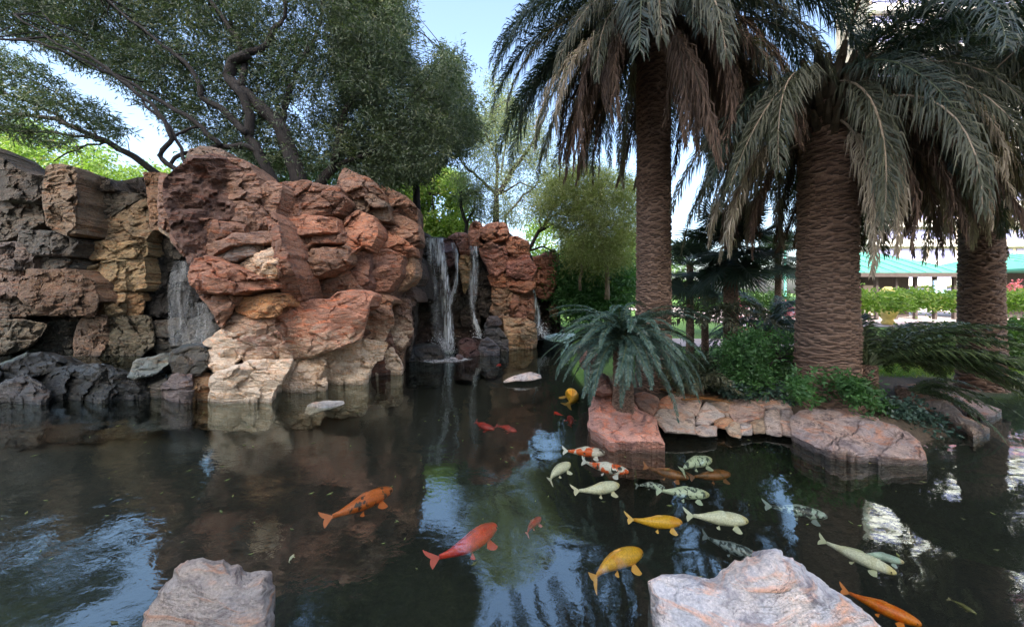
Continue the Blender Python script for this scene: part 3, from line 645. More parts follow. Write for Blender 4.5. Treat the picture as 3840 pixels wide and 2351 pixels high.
loose('q', [(300,1640),(345,1480),(400,1400),(445,1345),(500,1343),(560,1354),(600,1374),(652,1374),(657,1440),(668,1640)], 1.80, 2.17, (.38,.35,.32), 'grey tan boulder in the near left foreground', thick=.35, relief=.10, facets=6, rough=.4, strata=.25, facet=.5, water=True, sp=2.6)
loose('q', [(1562,1400),(1590,1382),(1650,1380),(1712,1392),(1760,1350),(1862,1320),(1900,1338),(1960,1385),(2040,1436),(2110,1490),(2190,1640),(1600,1640),(1578,1470)], 1.78, 2.16, (.66,.66,.68), 'pale white and pink boulder in the near right foreground', thick=.35, relief=.12, facets=7, rough=.45, strata=.25, facet=.5, water=True, sp=2.6)
# ------------------------------------------------------------------ leaves, branches
def leafmesh(name, centers, per, ll, lw, rng, twig=.35, droop=.6, lean=None, mat=None, spread=.06, vbias=None, flat=False):
    """narrow leaves set along short drooping twigs"""
    n = len(centers); C = np.asarray(centers)
    td = rng.normal(size=(n, 3)); td[:, 2] = td[:, 2] * .5 - droop
    if lean is not None: td += np.asarray(lean)
    td /= np.linalg.norm(td, axis=1)[:, None]
    cv = rng.uniform(0, 1, n)
    if vbias is not None: cv = np.clip(cv * .6 + vbias, 0, 1)
    s = rng.uniform(0, 1, (n, per))
    base = C[:, None, :] + td[:, None, :] * (s * twig)[..., None] + rng.normal(size=(n, per, 3)) * spread
    ld = td[:, None, :] * .9 + rng.normal(size=(n, per, 3)) * .65; ld[..., 2] -= droop * .5
    ld /= np.linalg.norm(ld, axis=2)[..., None]
    sd_ = np.cross(ld, rng.normal(size=(n, per, 3))); sd_ /= np.linalg.norm(sd_, axis=2)[..., None] + 1e-9
    l = ll * rng.uniform(.6, 1.25, (n, per))[..., None]; w_ = lw * rng.uniform(.7, 1.2, (n, per))[..., None]
    v0 = base; v1 = base + ld * l * .45 + sd_ * w_ * .5; v2 = base + ld * l; v3 = base + ld * l * .45 - sd_ * w_ * .5
    V = np.stack([v0, v1, v2, v3], 2).reshape(-1, 3)
    Fq = np.arange(n * per * 4).reshape(-1, 4)
    vv = np.clip(cv[:, None] * .75 + rng.uniform(0, .3, (n, per)), 0, 1)
    return mk(name, V, Fq, False, {'v': np.repeat(vv.ravel(), 4)}, mat)
def sample_poly(poly, n, rng, Y0, Y1, edge=0, clump=0):
    xs = [p[0] for p in poly]; ys = [p[1] for p in poly]; out = []
    while len(out) < n:
        k = n * 3
        x = rng.uniform(min(xs), max(xs), k); y = rng.uniform(min(ys), max(ys), k)
        ok = inside(x, y, poly); x, y = x[ok], y[ok]; Y = rng.uniform(Y0, Y1, len(x))
        if clump:
            for a, b, c in zip(x, y, Y):
                p = P(a, b, c)
                if noise.noise(Vector(p) * clump) > -.06 + rng.uniform(-.25, .1): out.append(p)
        else: out += [P(a, b, c) for a, b, c in zip(x, y, Y)]
    return np.array(out[:n])
def limb_pts(fr, pts, Y, wob=.05, seed=0):
    pp = tf[fr](pts); res = []
    for i in range(len(pp) - 1):
        for t in range(4):
            u = t / 4; x = pp[i][0]*(1-u) + pp[i+1][0]*u; y = pp[i][1]*(1-u) + pp[i+1][1]*u
            f = (i + u) / (len(pp) - 1); yy = Y[0]*(1-f) + Y[1]*f if isinstance(Y, tuple) else Y
            p = Vector(P(x, y, yy)); res.append(p + Vector((noise.noise(p*3 + Vector((seed,0,0))), noise.noise(p*3 + Vector((0,seed,9))), noise.noise(p*3 + Vector((5,0,seed))))) * wob)
    x, y = pp[-1]; res.append(Vector(P(x, y, Y[1] if isinstance(Y, tuple) else Y))); return res
def limb(fr, pts, Y, r0, r1, parent, name='limb', mat='bark', seed=0, wob=.07):
    p = limb_pts(fr, pts, Y, wob, seed); n = len(p)
    mb = MB(); mb.tube(p, [r0 + (r1 - r0) * i / (n-1) for i in range(n)], 8)
    link(name, mb.me(name, M[mat], True), parent); return p
def twigs(srcs, cents, rng, parent, n, r=.012, name='twigs', mat='bark', maxd=3.):
    mb = MB(); src = np.array([tuple(p) for p in srcs])
    for _ in range(n):
        c = cents[rng.randint(len(cents))]; d = np.linalg.norm(src - c, axis=1); i = d.argmin()
        if d[i] > maxd: continue
        a = Vector(src[i]); b = Vector(c); m1 = a.lerp(b, .35) + Vector(rng.normal(size=3)) * .08 * d[i] + Vector((0, 0, .06 * d[i])); m2 = a.lerp(b, .7) + Vector(rng.normal(size=3)) * .05 * d[i] + Vector((0, 0, .05 * d[i]))
        mb.tube([a, m1, m2, b], [r*(.6+.5*d[i]), r*(.5+.3*d[i]), r*.6, r*.3], 4, False)
    if mb.v: tag(link(name, mb.me(name, M[mat], True), parent), kind='stuff')

def plant_tree(name, loc, label, cat, polys, mat, per, ll, lw, limbs, seed, group=None, twig=.35, droop=.6, clump=.8, spread=.06, ntw=60, lean=None, mat_b='bark', part='crown', twr=.012):
    root = empty(name, loc, label, cat, group); rng = np.random.RandomState(seed)
    src = []
    for i, (fr, pts, Y, r0, r1, nm) in enumerate(limbs): src += limb(fr, pts, Y, r0, r1, root, nm, mat_b, seed + i)
    allc = []
    for j, (poly, n, Y0, Y1) in enumerate(polys):
        c = sample_poly(poly, n, rng, Y0, Y1, clump=clump); allc.append(c)
    c = np.concatenate(allc)
    vb = np.array([.2 + .35 * noise.noise(Vector(p) * 1.3 + Vector((seed, 0, 0))) for p in c])
    o = link(part, leafmesh(part, c, per, ll, lw, rng, twig, droop, lean, M[mat], spread, vb), root)
    o['kind'] = 'stuff'
    if src and ntw: twigs(src, c, rng, root, ntw, twr, mat=mat_b)
    return root

T1poly = [(-80,-170),(395,-170),(402,-40),(408,5),(415,35),(400,62),(425,74),(440,60),(447,45),(460,55),(470,85),(478,105),(470,135),(450,150),(430,170),(400,168),(385,182),(340,178),(300,172),(270,165),(225,150),(190,140),(165,115),(140,92),(110,74),(70,57),(0,28),(-80,0)]
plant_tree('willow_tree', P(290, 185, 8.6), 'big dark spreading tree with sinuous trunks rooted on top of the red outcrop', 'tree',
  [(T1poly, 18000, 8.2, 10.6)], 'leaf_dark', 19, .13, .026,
  [('4', [(2140,1330),(2060,1100),(1990,900),(1850,760),(1700,640),(1610,540),(1650,440),(1760,380)], (8.4,8.2), .19, .10, 'trunk'),
   ('4', [(1700,620),(1740,480),(1700,310),(1560,100),(1440,-60),(1300,-300)], (8.2,8.6), .08, .03, 'limb'),
   ('4', [(1960,1330),(1850,1100),(1760,960),(1780,820),(1720,680),(1640,590)], (8.3,8.1), .12, .09, 'trunk'),
   ('4', [(1760,960),(1560,760),(1440,700),(1420,600),(1350,480),(1200,350),(1000,200),(700,-50)], (8.2,7.9), .085, .02, 'limb'),
   ('4', [(1850,1090),(1700,1030),(1560,1030),(1450,1060),(1330,1080),(1240,1110),(1200,1160)], (8.2,7.9), .07, .035, 'limb'),
   ('4', [(1545,1020),(1440,900),(1280,790),(1100,710),(950,600),(780,520),(500,380),(200,280),(-60,270)], (8.0,7.6), .06, .02, 'limb'),
   ('4', [(1320,1260),(1230,1180),(1150,1100),(1220,970),(1150,850),(1050,720),(900,590),(700,450),(400,300),(100,100)], (7.9,7.5), .06, .02, 'limb'),
   ('4', [(1340,1260),(1270,1040),(1190,900),(1000,700),(800,520),(560,330),(300,90)], (7.9,7.5), .04, .012, 'limb'),
   ('4', [(1220,970),(1330,920),(1440,900)], (7.9,8.0), .03, .03, 'limb'),
   ('4', [(2230,1340),(2350,1180),(2400,1000),(2420,850),(2500,650),(2650,400)], (8.6,9.2), .13, .04, 'trunk'),
   ('4', [(1990,900),(2030,700),(2100,480),(2250,250),(2300,-50)], (8.4,9.0), .09, .03, 'limb'),
   ('4', [(2330,1200),(2480,1120),(2700,1050),(2900,900)], (8.7,9.3), .07, .03, 'limb'),
   ('4', [(1760,380),(1900,300),(2000,100),(2050,-200)], (8.3,8.8), .08, .03, 'limb')],
  11, twig=.42, droop=.45, ntw=500, twr=.014, clump=1.35)
hump = [(330,-60),(392,-70),(396,-10),(410,20),(403,42),(418,64),(430,70),(441,52),(446,34),(452,54),(462,60),(460,78),(472,92),(470,104),(480,118),(474,140),(450,158),(425,174),(395,168),(340,160)]
plant_tree('shade_tree', P(420, 200, 11), 'dense blue green tree crown leaning over the main waterfall beside the big tree', 'tree',
  [(hump, 5600, 10.2, 12.4), ([(330,150),(400,140),(420,178),(395,186),(350,182)], 400, 9.5, 11)], 'leaf_dark', 18, .16, .032,
  [('q', [(1010,600),(1000,440),(1040,330),(1080,240),(1075,130)], (11,11), .14, .02, 'trunk'), ('q', [(1010,420),(950,330),(960,250)], (11,11), .06, .02, 'limb')], 12, ntw=60, twig=.4, clump=.9)
T2 = [(-80,20),(0,48),(40,62),(75,85),(62,100),(92,98),(132,132),(120,142),(70,118),(0,98),(-80,90)]
plant_tree('leaning_tree', P(160, 180, 12.4), 'slender tree with one bare leaning trunk rising left over the rock wall', 'tree',
  [(T2, 900, 10.6, 12.6), ([(-80,85),(0,95),(50,118),(90,140),(60,150),(0,130),(-80,130)], 450, 10.6, 12.6)], 'leaf_dark', 15, .19, .035,
  [('4', [(1180,1270),(950,1110),(800,1020),(600,930),(400,840),(200,810),(-80,800)], (12.4,11.2), .12, .05, 'trunk'),
   ('4', [(760,1010),(600,960),(300,930),(-40,920)], (12,11.4), .055, .025, 'limb'), ('4', [(600,930),(450,850),(300,760),(0,640),(-80,600)], (11.9,11.4), .055, .025, 'limb'),
   ('4', [(700,980),(500,720),(300,600),(0,480)], (11.9,11.4), .035, .015, 'limb'), ('4', [(780,1010),(620,1030),(480,1080),(380,1140)], (12,11.8), .035, .015, 'limb')],
  13, lean=(-.6, 0, .1), twig=.5, droop=.1, ntw=80, clump=1.2)
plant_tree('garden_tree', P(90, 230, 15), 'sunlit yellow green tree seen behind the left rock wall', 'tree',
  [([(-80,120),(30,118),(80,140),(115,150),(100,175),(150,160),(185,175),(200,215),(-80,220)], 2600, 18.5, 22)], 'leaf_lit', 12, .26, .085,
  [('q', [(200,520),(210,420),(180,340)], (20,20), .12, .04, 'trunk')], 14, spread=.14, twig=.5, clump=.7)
plant_tree('garden_tree', P(260, 200, 17), 'sunlit foliage glimpsed between the trunks on top of the outcrop', 'tree',
  [([(190,150),(300,150),(400,165),(400,190),(190,190)], 1300, 15, 18)], 'leaf_mid', 12, .2, .06,
  [('q', [(640,520),(650,440),(640,380)], (16,16), .12, .04, 'trunk')], 15, spread=.14, twig=.5, clump=.7)

B1 = q2p([(930,350),(1000,400),(1060,400),(1110,420),(1130,480),(1135,560),(1100,590),(990,590),(940,500)])
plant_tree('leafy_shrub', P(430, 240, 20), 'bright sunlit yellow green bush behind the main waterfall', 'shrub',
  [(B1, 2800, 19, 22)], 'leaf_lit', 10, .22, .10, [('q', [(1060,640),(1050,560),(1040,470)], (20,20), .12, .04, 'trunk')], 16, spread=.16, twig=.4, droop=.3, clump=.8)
plant_tree('acacia_tree', P(495, 230, 15), 'airy grey green tree with forked trunk standing behind the red boulders', 'tree',
  [(q2p([(1090,420),(1130,320),(1170,260),(1240,230),(1310,290),(1350,400),(1320,500),(1250,540),(1150,520)]), 1900, 14, 16.5)], 'leaf_grey', 18, .13, .03,
  [('q', [(1192,600),(1195,470),(1240,400),(1290,330),(1320,260)], (15,15), .16, .03, 'trunk'), ('q', [(1195,470),(1150,425),(1110,390),(1090,340)], (15,15), .08, .02, 'limb'),
   ('q', [(1190,480),(1200,400),(1170,320),(1180,270)], (15,15), .06, .02, 'limb'), ('q', [(1225,590),(1215,520),(1260,470),(1310,430)], (15,15), .08, .02, 'limb'), ('q', [(1195,470),(1250,440),(1340,470)], (15,15), .05, .02, 'limb')],
  17, droop=.8, twig=.6, ntw=180, clump=1.0, spread=.1, twr=.016)
plant_tree('dark_shrub', P(467, 230, 15.5), 'small dark tree with tufted leaves between the bright bush and the airy tree', 'tree',
  [(q2p([(1095,455),(1120,440),(1160,450),(1160,480),(1120,490),(1100,480)]), 120, 15.4, 15.9), (q2p([(1130,490),(1165,480),(1165,530),(1130,530)]), 70, 15.4, 15.9)], 'leaf_dark', 14, .2, .03,
  [('q', [(1120,610),(1122,540),(1110,500),(1108,460)], (15.6,15.6), .10, .06, 'trunk'), ('q', [(1122,540),(1140,500),(1146,470)], (15.6,15.6), .06, .04, 'limb')], 18, clump=0, ntw=0)
plant_tree('poplar_tree', P(495, 230, 34), 'tall pale thin tree far behind reaching up into the sky gap', 'tree',
  [(q2p([(1165,240),(1180,160),(1188,155),(1200,230),(1212,180),(1225,170),(1235,240),(1260,240),(1290,330),(1110,340),(1140,270)]), 520, 32, 36)], 'leaf_grey', 12, .30, .09,
  [('q', [(1200,600),(1195,400),(1188,180)], (34,34), .2, .04, 'trunk'), ('q', [(1205,420),(1225,300),(1222,190)], (34,34), .1, .03, 'limb')], 19, droop=.2, twig=.8, spread=.3, clump=0)
plant_tree('willow_shrub', P(600, 250, 12.5), 'hazy brown green weeping bush left of the nearer palm trunk', 'shrub',
  [(q2p([(1320,420),(1400,390),(1500,410),(1535,440),(1530,560),(1510,620),(1450,650),(1380,630),(1350,560),(1300,500)]), 3600, 11.3, 13.8)], 'willow', 22, .13, .022,
  [('q', [(1462,720),(1460,640),(1440,560),(1400,500)], (12.6,12.6), .10, .03, 'trunk'), ('q', [(1395,700),(1400,600),(1420,540)], (12.3,12.3), .06, .02, 'trunk')], 20, mat_b='bark_light', droop=.5, twig=.6, ntw=140, spread=.1, clump=1.5)
bt = empty('bare_tree', P(530, 255, 13.5), 'dark bare branching tree arching over the red boulders right of the falls', 'tree')
br = []
for pts, r0, r1 in [([(1262,640),(1270,600),(1295,555),(1330,520),(1380,505),(1430,520)], .09, .03), ([(1290,560),(1330,540),(1370,555)], .05, .02), ([(1272,600),(1310,595),(1350,610),(1400,600)], .05, .015), ([(1310,540),(1330,500),(1370,470),(1420,450)], .05, .015), ([(1300,550),(1300,510),(1330,480),(1350,450)], .04, .012)]:
    br += limb('q', pts, (13.4, 13.4), r0, r1, bt, 'limb' if r0 < .09 else 'trunk', 'bark', 3, .1)
twigs(br, sample_poly(q2p([(1260,500),(1320,440),(1420,440),(1440,560),(1400,620),(1330,600)]), 100, np.random.RandomState(3), 13, 13.9), np.random.RandomState(4), bt, 70, .016)
plant_tree('fern_bank', P(590, 290, 14), 'bright green ferny undergrowth at the channel end left of the nearer palm', 'undergrowth',
  [(q2p([(1335,700),(1345,600),(1400,620),(1440,640),(1530,620),(1530,720),(1480,760),(1345,770)]), 1700, 13.0, 15.5)], 'fern', 12, .22, .06, [], 21, spread=.15, twig=.5, droop=-.1, clump=.7)
plant_tree('garden_tree', P(590, 250, 24), 'sunlit garden trees beyond the ferns left of the nearer palm', 'tree',
  [(q2p([(1270,520),(1400,560),(1540,560),(1540,690),(1280,690)]), 900, 21, 26)], 'leaf_lit', 12, .3, .10, [('q', [(1460,720),(1455,600)], (23,23), .2, .1, 'trunk')], 22, spread=.25, clump=.5)
for px0, px1, py0, Yd, mt, lb, nn in ((380, 690, 238, 46, 'leaf_mid', 'distant row of garden trees closing the view behind the falls', 1500), (-120, 380, 200, 40, 'leaf_mid', 'distant trees beyond the left rock wall', 1500)):
    plant_tree('far_trees', P((px0+px1)/2, 300, Yd), lb, 'trees', [([(px0, 312), (px0, py0+12), ((px0*2+px1)/3, py0-8), ((px0+px1)/2, py0+14), ((px0+2*px1)/3, py0-4), (px1, py0+10), (px1, 312)], nn, Yd, Yd + 4)], mt, 8, .55, .28, [], int(Yd), spread=.5, twig=.9, droop=0, clump=0)['kind'] = 'stuff'

# ------------------------------------------------------------------ palms
def frond_mesh(name, L, e0, e1, pairs, ll, lw, seed, leafmat, stemmat, closed=0., p=1.2, start=.14, rr=.022, twist=0., grav=.15, side=.85, up=.25, segs=12, jit=.2):
    rg = np.random.RandomState(seed)
    n = segs + 1; ps = []; tn = []; x = z = 0.; yb = 0; ph = rg.uniform(-.25, .25)
    for i in range(n):
        s = i / (n - 1); e = math.radians(e0 + (e1 - e0) * s**(1/p))
        tn.append(Vector((math.cos(e), ph * s * .8, math.sin(e))).normalized()); ps.append(Vector((x, yb, z)))
        x += math.cos(e) * L / (n-1); z += math.sin(e) * L / (n-1); yb += ph * s * .8 * L / (n-1)
    mb = MB(); mb.tube(ps, [rr * (1 - .85 * i / (n-1)) for i in range(n)], 5, False)
    nr = len(mb.f); V = list(mb.v); Fc = list(mb.f); att = [.6] * len(V)
    for k in range(pairs):
        s = start + (1 - start) * (k + .5) / pairs; f = s * (n - 1); i = min(int(f), n - 2); u = f - i
        b = ps[i].lerp(ps[i+1], u); t = tn[i].lerp(tn[i+1], u).normalized()
        sv = Vector((0, 1, 0)) - t * t.y; sv.normalize(); nv = sv.cross(t); nv.normalize()
        if nv.z < 0 and abs(nv.z) > .1: nv = -nv
        prof = (math.sin(math.pi * min(1, (s - start + .12) / (1.12 - start))**.75) * .75 + .35) * (1 if s < .93 else .8)
        for sg in (-1, 1):
            if rg.rand() < .07: continue
            d = sv * (sg * side * (1 - closed) * rg.uniform(.75, 1.2)) + t * (.55 + closed * .7 + .3 * s) + nv * (up * rg.uniform(.2, 1.5)) + Vector((rg.normal() * jit, rg.normal() * jit, -grav + rg.normal() * jit))
            d.normalize(); l = ll * prof * rg.uniform(.8, 1.1)
            wv = d.cross(nv).normalized() * lw * .5 if d.cross(nv).length > .05 else sv * lw * .5
            wv = (wv + nv * rg.uniform(-1, 1) * lw * .4)
            m_ = b + d * l * .5; tip = b + (d + Vector((0, 0, -grav * 1.3 - .25))).normalized() * l
            q = len(V); V += [tuple(b - wv*.4), tuple(b + wv*.4), tuple(m_ + wv), tuple(m_ - wv), tuple(tip)]
            Fc += [(q, q+1, q+2, q+3), (q+3, q+2, q+4)]; a = min(1, max(0, rg.uniform(.05, .75) + (.25 if rg.rand() < .07 else 0))); att += [a] * 5
    me = mk(name, V, Fc, False, {'v': att})
    me.materials.append(M[leafmat]); me.materials.append(M[stemmat])
    mi = np.zeros(len(me.polygons), np.int32); mi[:nr] = 1; me.polygons.foreach_set('material_index', mi)
    return me
FR = {}
for i in range(3):
    FR['up', i] = frond_mesh('frond', 3.9, 62 - i*12, -35 - i*10, 170, .56, .015, 40+i, 'palm_green', 'stem_pale')
    FR['out', i] = frond_mesh('frond', 3.9, 28 - i*14, -78 - i*4, 170, .56, .015, 50+i, 'palm_green', 'stem_green')
    FR['olive', i] = frond_mesh('frond', 3.6, 10 - i*16, -84, 170, .56, .015, 60+i, 'palm_olive', 'stem_pale', closed=.3, grav=.3)
    FR['dead', i] = frond_mesh('frond', 3.3, -25 - i*14, -90, 150, .48, .014, 70+i, 'palm_dead', 'stem', closed=.55, grav=.5)
    FR['pale', i] = frond_mesh('frond', 3.2, -5 - i*18, -92, 160, .46, .015, 80+i, 'palm_pale', 'stem_pale', closed=.4, grav=.35)
    FR['cyc', i] = frond_mesh('frond', 1.0, 75 - i*22, -35 - i*22, 120, .09, .008, 90+i, 'cycad', 'stem_green', start=.08, rr=.009, up=.35, side=1.1, grav=.05, segs=10, jit=.04)
    FR['cycl', i] = frond_mesh('frond', 1.0, 22 - i*15, -60 - i*9, 120, .09, .008, 95+i, 'cycad', 'stem_green', start=.08, rr=.009, up=.35, side=1.1, grav=.05, segs=10, jit=.04)
    FR['cycg', i] = frond_mesh('frond', 1.0, 60 - i*24, -25 - i*22, 120, .12, .009, 190+i, 'cycad_green', 'stem_green', start=.08, rr=.009, up=.35, side=1.1, grav=.05, segs=10, jit=.05)
    FR['small', i] = frond_mesh('frond', 1.0, 70 - i*20, -40, 34, .22, .02, 99+i, 'palm_olive', 'stem_green', rr=.008, segs=9)

def trunk_mesh(z0, z1, r0, r1, seed, rows=15., n=5, bx=0.):
    H = z1 - z0; nh = int(H * 130); na = 132
    zz = np.linspace(0, 1, nh); aa = np.linspace(0, 2*np.pi, na, endpoint=False)
    A, Z = np.meshgrid(aa, zz); hz = Z * H
    wob = np.array([[noise.noise(Vector((math.cos(a)*1.6, math.sin(a)*1.6, h*2.2 + seed))) for a in aa[::4]] for h in zz*H]); wob = np.repeat(wob, 4, 1)[:, :na]
    v = hz * rows + wob * 1.9; u = A / (2*np.pi) * n
    r_ = np.floor(v); du = (u + .5 * (r_ % 2)) % 1
    edge = .28 * np.cos(2*np.pi*du) + .25 * wob
    f = (v + edge) % 1
    h = np.where(f < .78, f / .78, (1 - f) / .22)              # scale: thick lower lip, dark groove above
    rad = (r0 + (r1 - r0) * np.clip(Z * 1.0, 0, 1)) * (1 + .12 * np.exp(-hz / .35)) + (h - .5) * (.034 + .018 * np.abs(wob)) + wob * .012
    X = np.cos(A) * rad + bx * Z; Yy = np.sin(A) * rad
    V = np.stack([X, Yy, hz], 2).reshape(-1, 3)
    i = np.arange((nh-1) * na); r = i // na; c = i % na; c2_ = (c + 1) % na
    Fq = np.stack([r*na + c, r*na + c2_, (r+1)*na + c2_, (r+1)*na + c], 1)
    return mk('trunk', V, Fq, True, {'v': np.clip(h * 1.6, 0, 1).ravel()}, M['palm_bark'])
def pxof(p): return CX + p[0] / p[1] * F, HY - (p[2] - HC) / p[1] * F
def palm(x, y, z0, zc, r0, r1, label, counts, seed, reject=None, scale=1., rows=15.):
    root = empty('date_palm', (x, y, z0), label, 'palm tree', 'tall date palms on the bank')
    linkl('trunk', trunk_mesh(z0, zc + .1, r0, r1, seed, rows), root)
    # boss of cut leaf bases under the crown
    mb = MB(); rg = random.Random(seed)
    for k in range(90):
        a = k * 2.399; h = zc - z0 - 1.0 + 1.1 * k / 90; rr = r1 * (.98 + .25 * k / 90)
        d = Vector((math.cos(a), math.sin(a), 0)); b = d * rr * .85 + Vector((0, 0, h)); mb.tube([b, b + d * .12 + Vector((0, 0, .12)), b + d * .2 + Vector((0, 0, .28))], [.07, .055, .03], 6)
    linkl('leaf_bases', mb.me('leaf_bases', M['stem']), root)
    k = 0
    for kind, cnt in counts:
        for c in range(cnt):
            for _try in range(12):
                a = rg.uniform(0, 2*math.pi); sc = scale * rg.uniform(.82, 1.12)
                me = FR[kind, rg.randrange(3)]; hh = zc - z0 - (rg.uniform(0, .25) if kind in ('up', 'out') else rg.uniform(.1, .9))
                ok = True
                if reject:
                    for vi in (22, 32, 42, 50, 57, 64):
                        co = me.vertices[min(vi, 64)].co * sc
                        q = (x + math.cos(a)*co.x, y + math.sin(a)*co.x, z0 + hh + co.z)
                        if q[1] > .4 and reject(*pxof(q), q): ok = False
                        if q[1] < 1.2 and q[2] < 4: ok = False
                if ok: break
            if not ok: continue
            o = linkl('frond', me, root); o.location = (math.cos(a)*r1*.7, math.sin(a)*r1*.7, hh); o.rotation_euler = (rg.uniform(-.25, .25), 0, a); o.scale = (sc,)*3
    return root
def fix_frond(root, kind, i, a_deg, hh, sc, roll=0., r=.3):
    a = math.radians(a_deg); o = linkl('frond', FR[kind, i], root)
    o.location = (math.cos(a)*r, math.sin(a)*r, hh); o.rotation_euler = (roll, 0, a); o.scale = (sc,)*3
LP = palm(2.58, 6.2, .2, 7.3, .295, .275, 'nearer left date palm with straight ringed trunk rising behind the cycad', [('up', 24), ('out', 46), ('olive', 24), ('dead', 62), ('pale', 8)], 31,
          lambda px, py, q: px < 500 or (630 < px < 675 and 60 < py and q[1] < 6.2) or py > 185 or (px > 672 and py > 200), rows=15)
RP = palm(4.95, 5.35, .2, 5.3, .39, .33, 'broad date palm trunk between the cycads with low dark drooping crown', [('up', 18), ('out', 18), ('olive', 28), ('dead', 34), ('pale', 18)], 32,
          lambda px, py, q: px < 690 or (792 < px < 868 and 120 < py and q[1] < 5.4) or py > 262, scale=.82, rows=14)
FP = palm(8.55, 6.2, .25, 6.4, .265, .24, 'date palm at the right with shaggy trunk behind hanging pale fronds', [('up', 12), ('out', 12), ('olive', 32), ('dead', 22), ('pale', 44)], 33,
          lambda px, py, q: px < 800 or py > 262 or (px > 992 and py > 150) or (px < 950 and py > 225), rows=11)
OP = palm(7.6, 4.1, .2, 5.4, .35, .32, 'date palm just outside the right edge whose fronds hang into view', [('up', 12), ('out', 8), ('olive', 30), ('pale', 34)], 34,
          lambda px, py, q: px < 862 or py > (215 if px < 985 else 140), scale=.9)
fix_frond(RP, 'pale', 2, -104, 4.7, .86, r=.40); fix_frond(RP, 'pale', 2, -112, 4.3, .80, r=.44); fix_frond(RP, 'pale', 1, -70, 4.6, .8, r=.3); fix_frond(RP, 'pale', 0, -30, 4.8, .85, r=.3)
fix_frond(FP, 'pale', 1, -144, 4.9, .95); fix_frond(FP, 'pale', 2, -165, 4.7, .85); fix_frond(FP, 'pale', 2, -120, 4.8, .9); fix_frond(FP, 'pale', 0, -125, 6.0, .95); fix_frond(FP, 'pale', 1, -150, 5.9, 1.0); fix_frond(FP, 'pale', 2, -100, 5.6, .9); fix_frond(FP, 'olive', 1, 175, 5.9, 1.0)
fix_frond(LP, 'out', 0, 172, 7.2, .88); fix_frond(LP, 'out', 1, 185, 7.3, .92); fix_frond(LP, 'out', 0, 200, 6.9, .8)

def rosette(name, loc, label, cat, kinds, n, sc, seed, group=None, th=.0, tr=.09, dirs=None, mat='palm_bark'):
    root = empty(name, loc, label, cat, group); rg = random.Random(seed)
    if th: linkl('trunk', trunk_mesh(0, th, tr, tr*.9, seed, 22, 7), root)
    for k in range(n):
        a = k * 2.39996 + rg.uniform(-.2, .2) if dirs is None else math.radians(rg.uniform(*dirs))
        kd = kinds[min(len(kinds)-1, int(len(kinds) * k / n))]
        o = linkl('frond', FR[kd[0], kd[1]], root); s = sc * rg.uniform(.82, 1.12)
        o.location = (math.cos(a)*tr*.5, math.sin(a)*tr*.5, th + rg.uniform(-.05, .02)); o.rotation_euler = (rg.uniform(-.3, .3), rg.uniform(-.12, .12), a); o.scale = (s,)*3
    return root
cx_, cy_, _ = P(623, 328, 4.95)
rosette('cycad', (cx_, cy_, .25), 'large blue green cycad with arching fronds above the pink boulder', 'cycad', [('cyc',0),('cyc',0),('cyc',1),('cyc',1),('cyc',2),('cyc',2),('cycl',0),('cycl',0),('cycl',1),('cycl',2)], 110, 1.18, 51, 'cycads along the bank', 1.05, .13)
x_, y_, _ = P(866, 345, 5.15)
rosette('cycad', (x_, y_, .2), 'wide cycad spreading its fronds right of the broad palm trunk', 'cycad', [('cycg',0),('cycg',1),('cycg',1)], 64, 1.75, 52, 'cycads along the bank', .72, .13, dirs=(-60, 85))
x_, y_, _ = P(905, 372, 5.0)
rosette('cycad', (x_+.3, y_+.25, .2), 'low cycad trailing fronds over the tan slab to the water', 'cycad', [('cycg',1),('cycg',2)], 14, .95, 53, 'cycads along the bank', .3, .10, dirs=(-70, 40))
x_, y_, _ = P(770, 318, 8.5)
rosette('cycad', (x_, y_, .28), 'dark cycad in mid ground just left of the broad palm trunk', 'cycad', [('cyc',0),('cyc',1),('cyc',2),('cycl',0),('cycl',1)], 40, 1.9, 54, 'cycads along the bank', .9, .13)
x_, y_, _ = P(705, 322, 7.2)
rosette('young_palm', (x_, y_, .28), 'slender young palm with thin brown stem beside the fan palm', 'young palm', [('small',0),('small',1),('small',2)], 16, 1.3, 55, None, 1.1, .06)
x_, y_, _ = P(700, 365, 5.7)
rosette('young_palm', (x_, y_, .28), 'low feathery palm sprout behind the edging stones', 'young palm', [('small',0),('small',1),('small',2)], 14, .75, 56, None, .15, .04)

def fan_leaf(seed, R=.55, ptl=.55, e0=40):
    rg = np.random.RandomState(seed); mb = MB(); e = math.radians(e0)
    d = Vector((math.cos(e), 0, math.sin(e))); hub = d * ptl + Vector((0, 0, -.05))
    mb.tube([Vector(), d * ptl * .5, hub], [.012, .010, .008], 4, False); nr = len(mb.f)
    V = list(mb.v); Fc = list(mb.f); att = [.5] * len(V)
    nrm = Vector((-math.sin(e), 0, math.cos(e)))
    for k in range(34):
        a = math.radians(-150 + 300 * k / 33); dd = (d * math.cos(a) + Vector((0, 1, 0)) * math.sin(a) + nrm * .12 + Vector((0, 0, -.1))).normalized()
        w = dd.cross(nrm).normalized() * .018 + nrm * rg.uniform(-.006, .006); l = R * rg.uniform(.85, 1.05)
        tip = hub + dd * l + Vector((0, 0, -.14 * l)); m_ = hub + dd * l * .55; q = len(V)
        V += [tuple(hub - w*.3), tuple(hub + w*.3), tuple(m_ + w), tuple(m_ - w), tuple(tip)]; Fc += [(q, q+1, q+2, q+3), (q+3, q+2, q+4)]; att += [rg.uniform(.1, .8)] * 5
    me = mk('fan_leaf', V, Fc, False, {'v': att}); me.materials.append(M['palm_green']); me.materials.append(M['stem_green'])
    mi = np.zeros(len(me.polygons), np.int32); mi[:nr] = 1; me.polygons.foreach_set('material_index', mi); return me
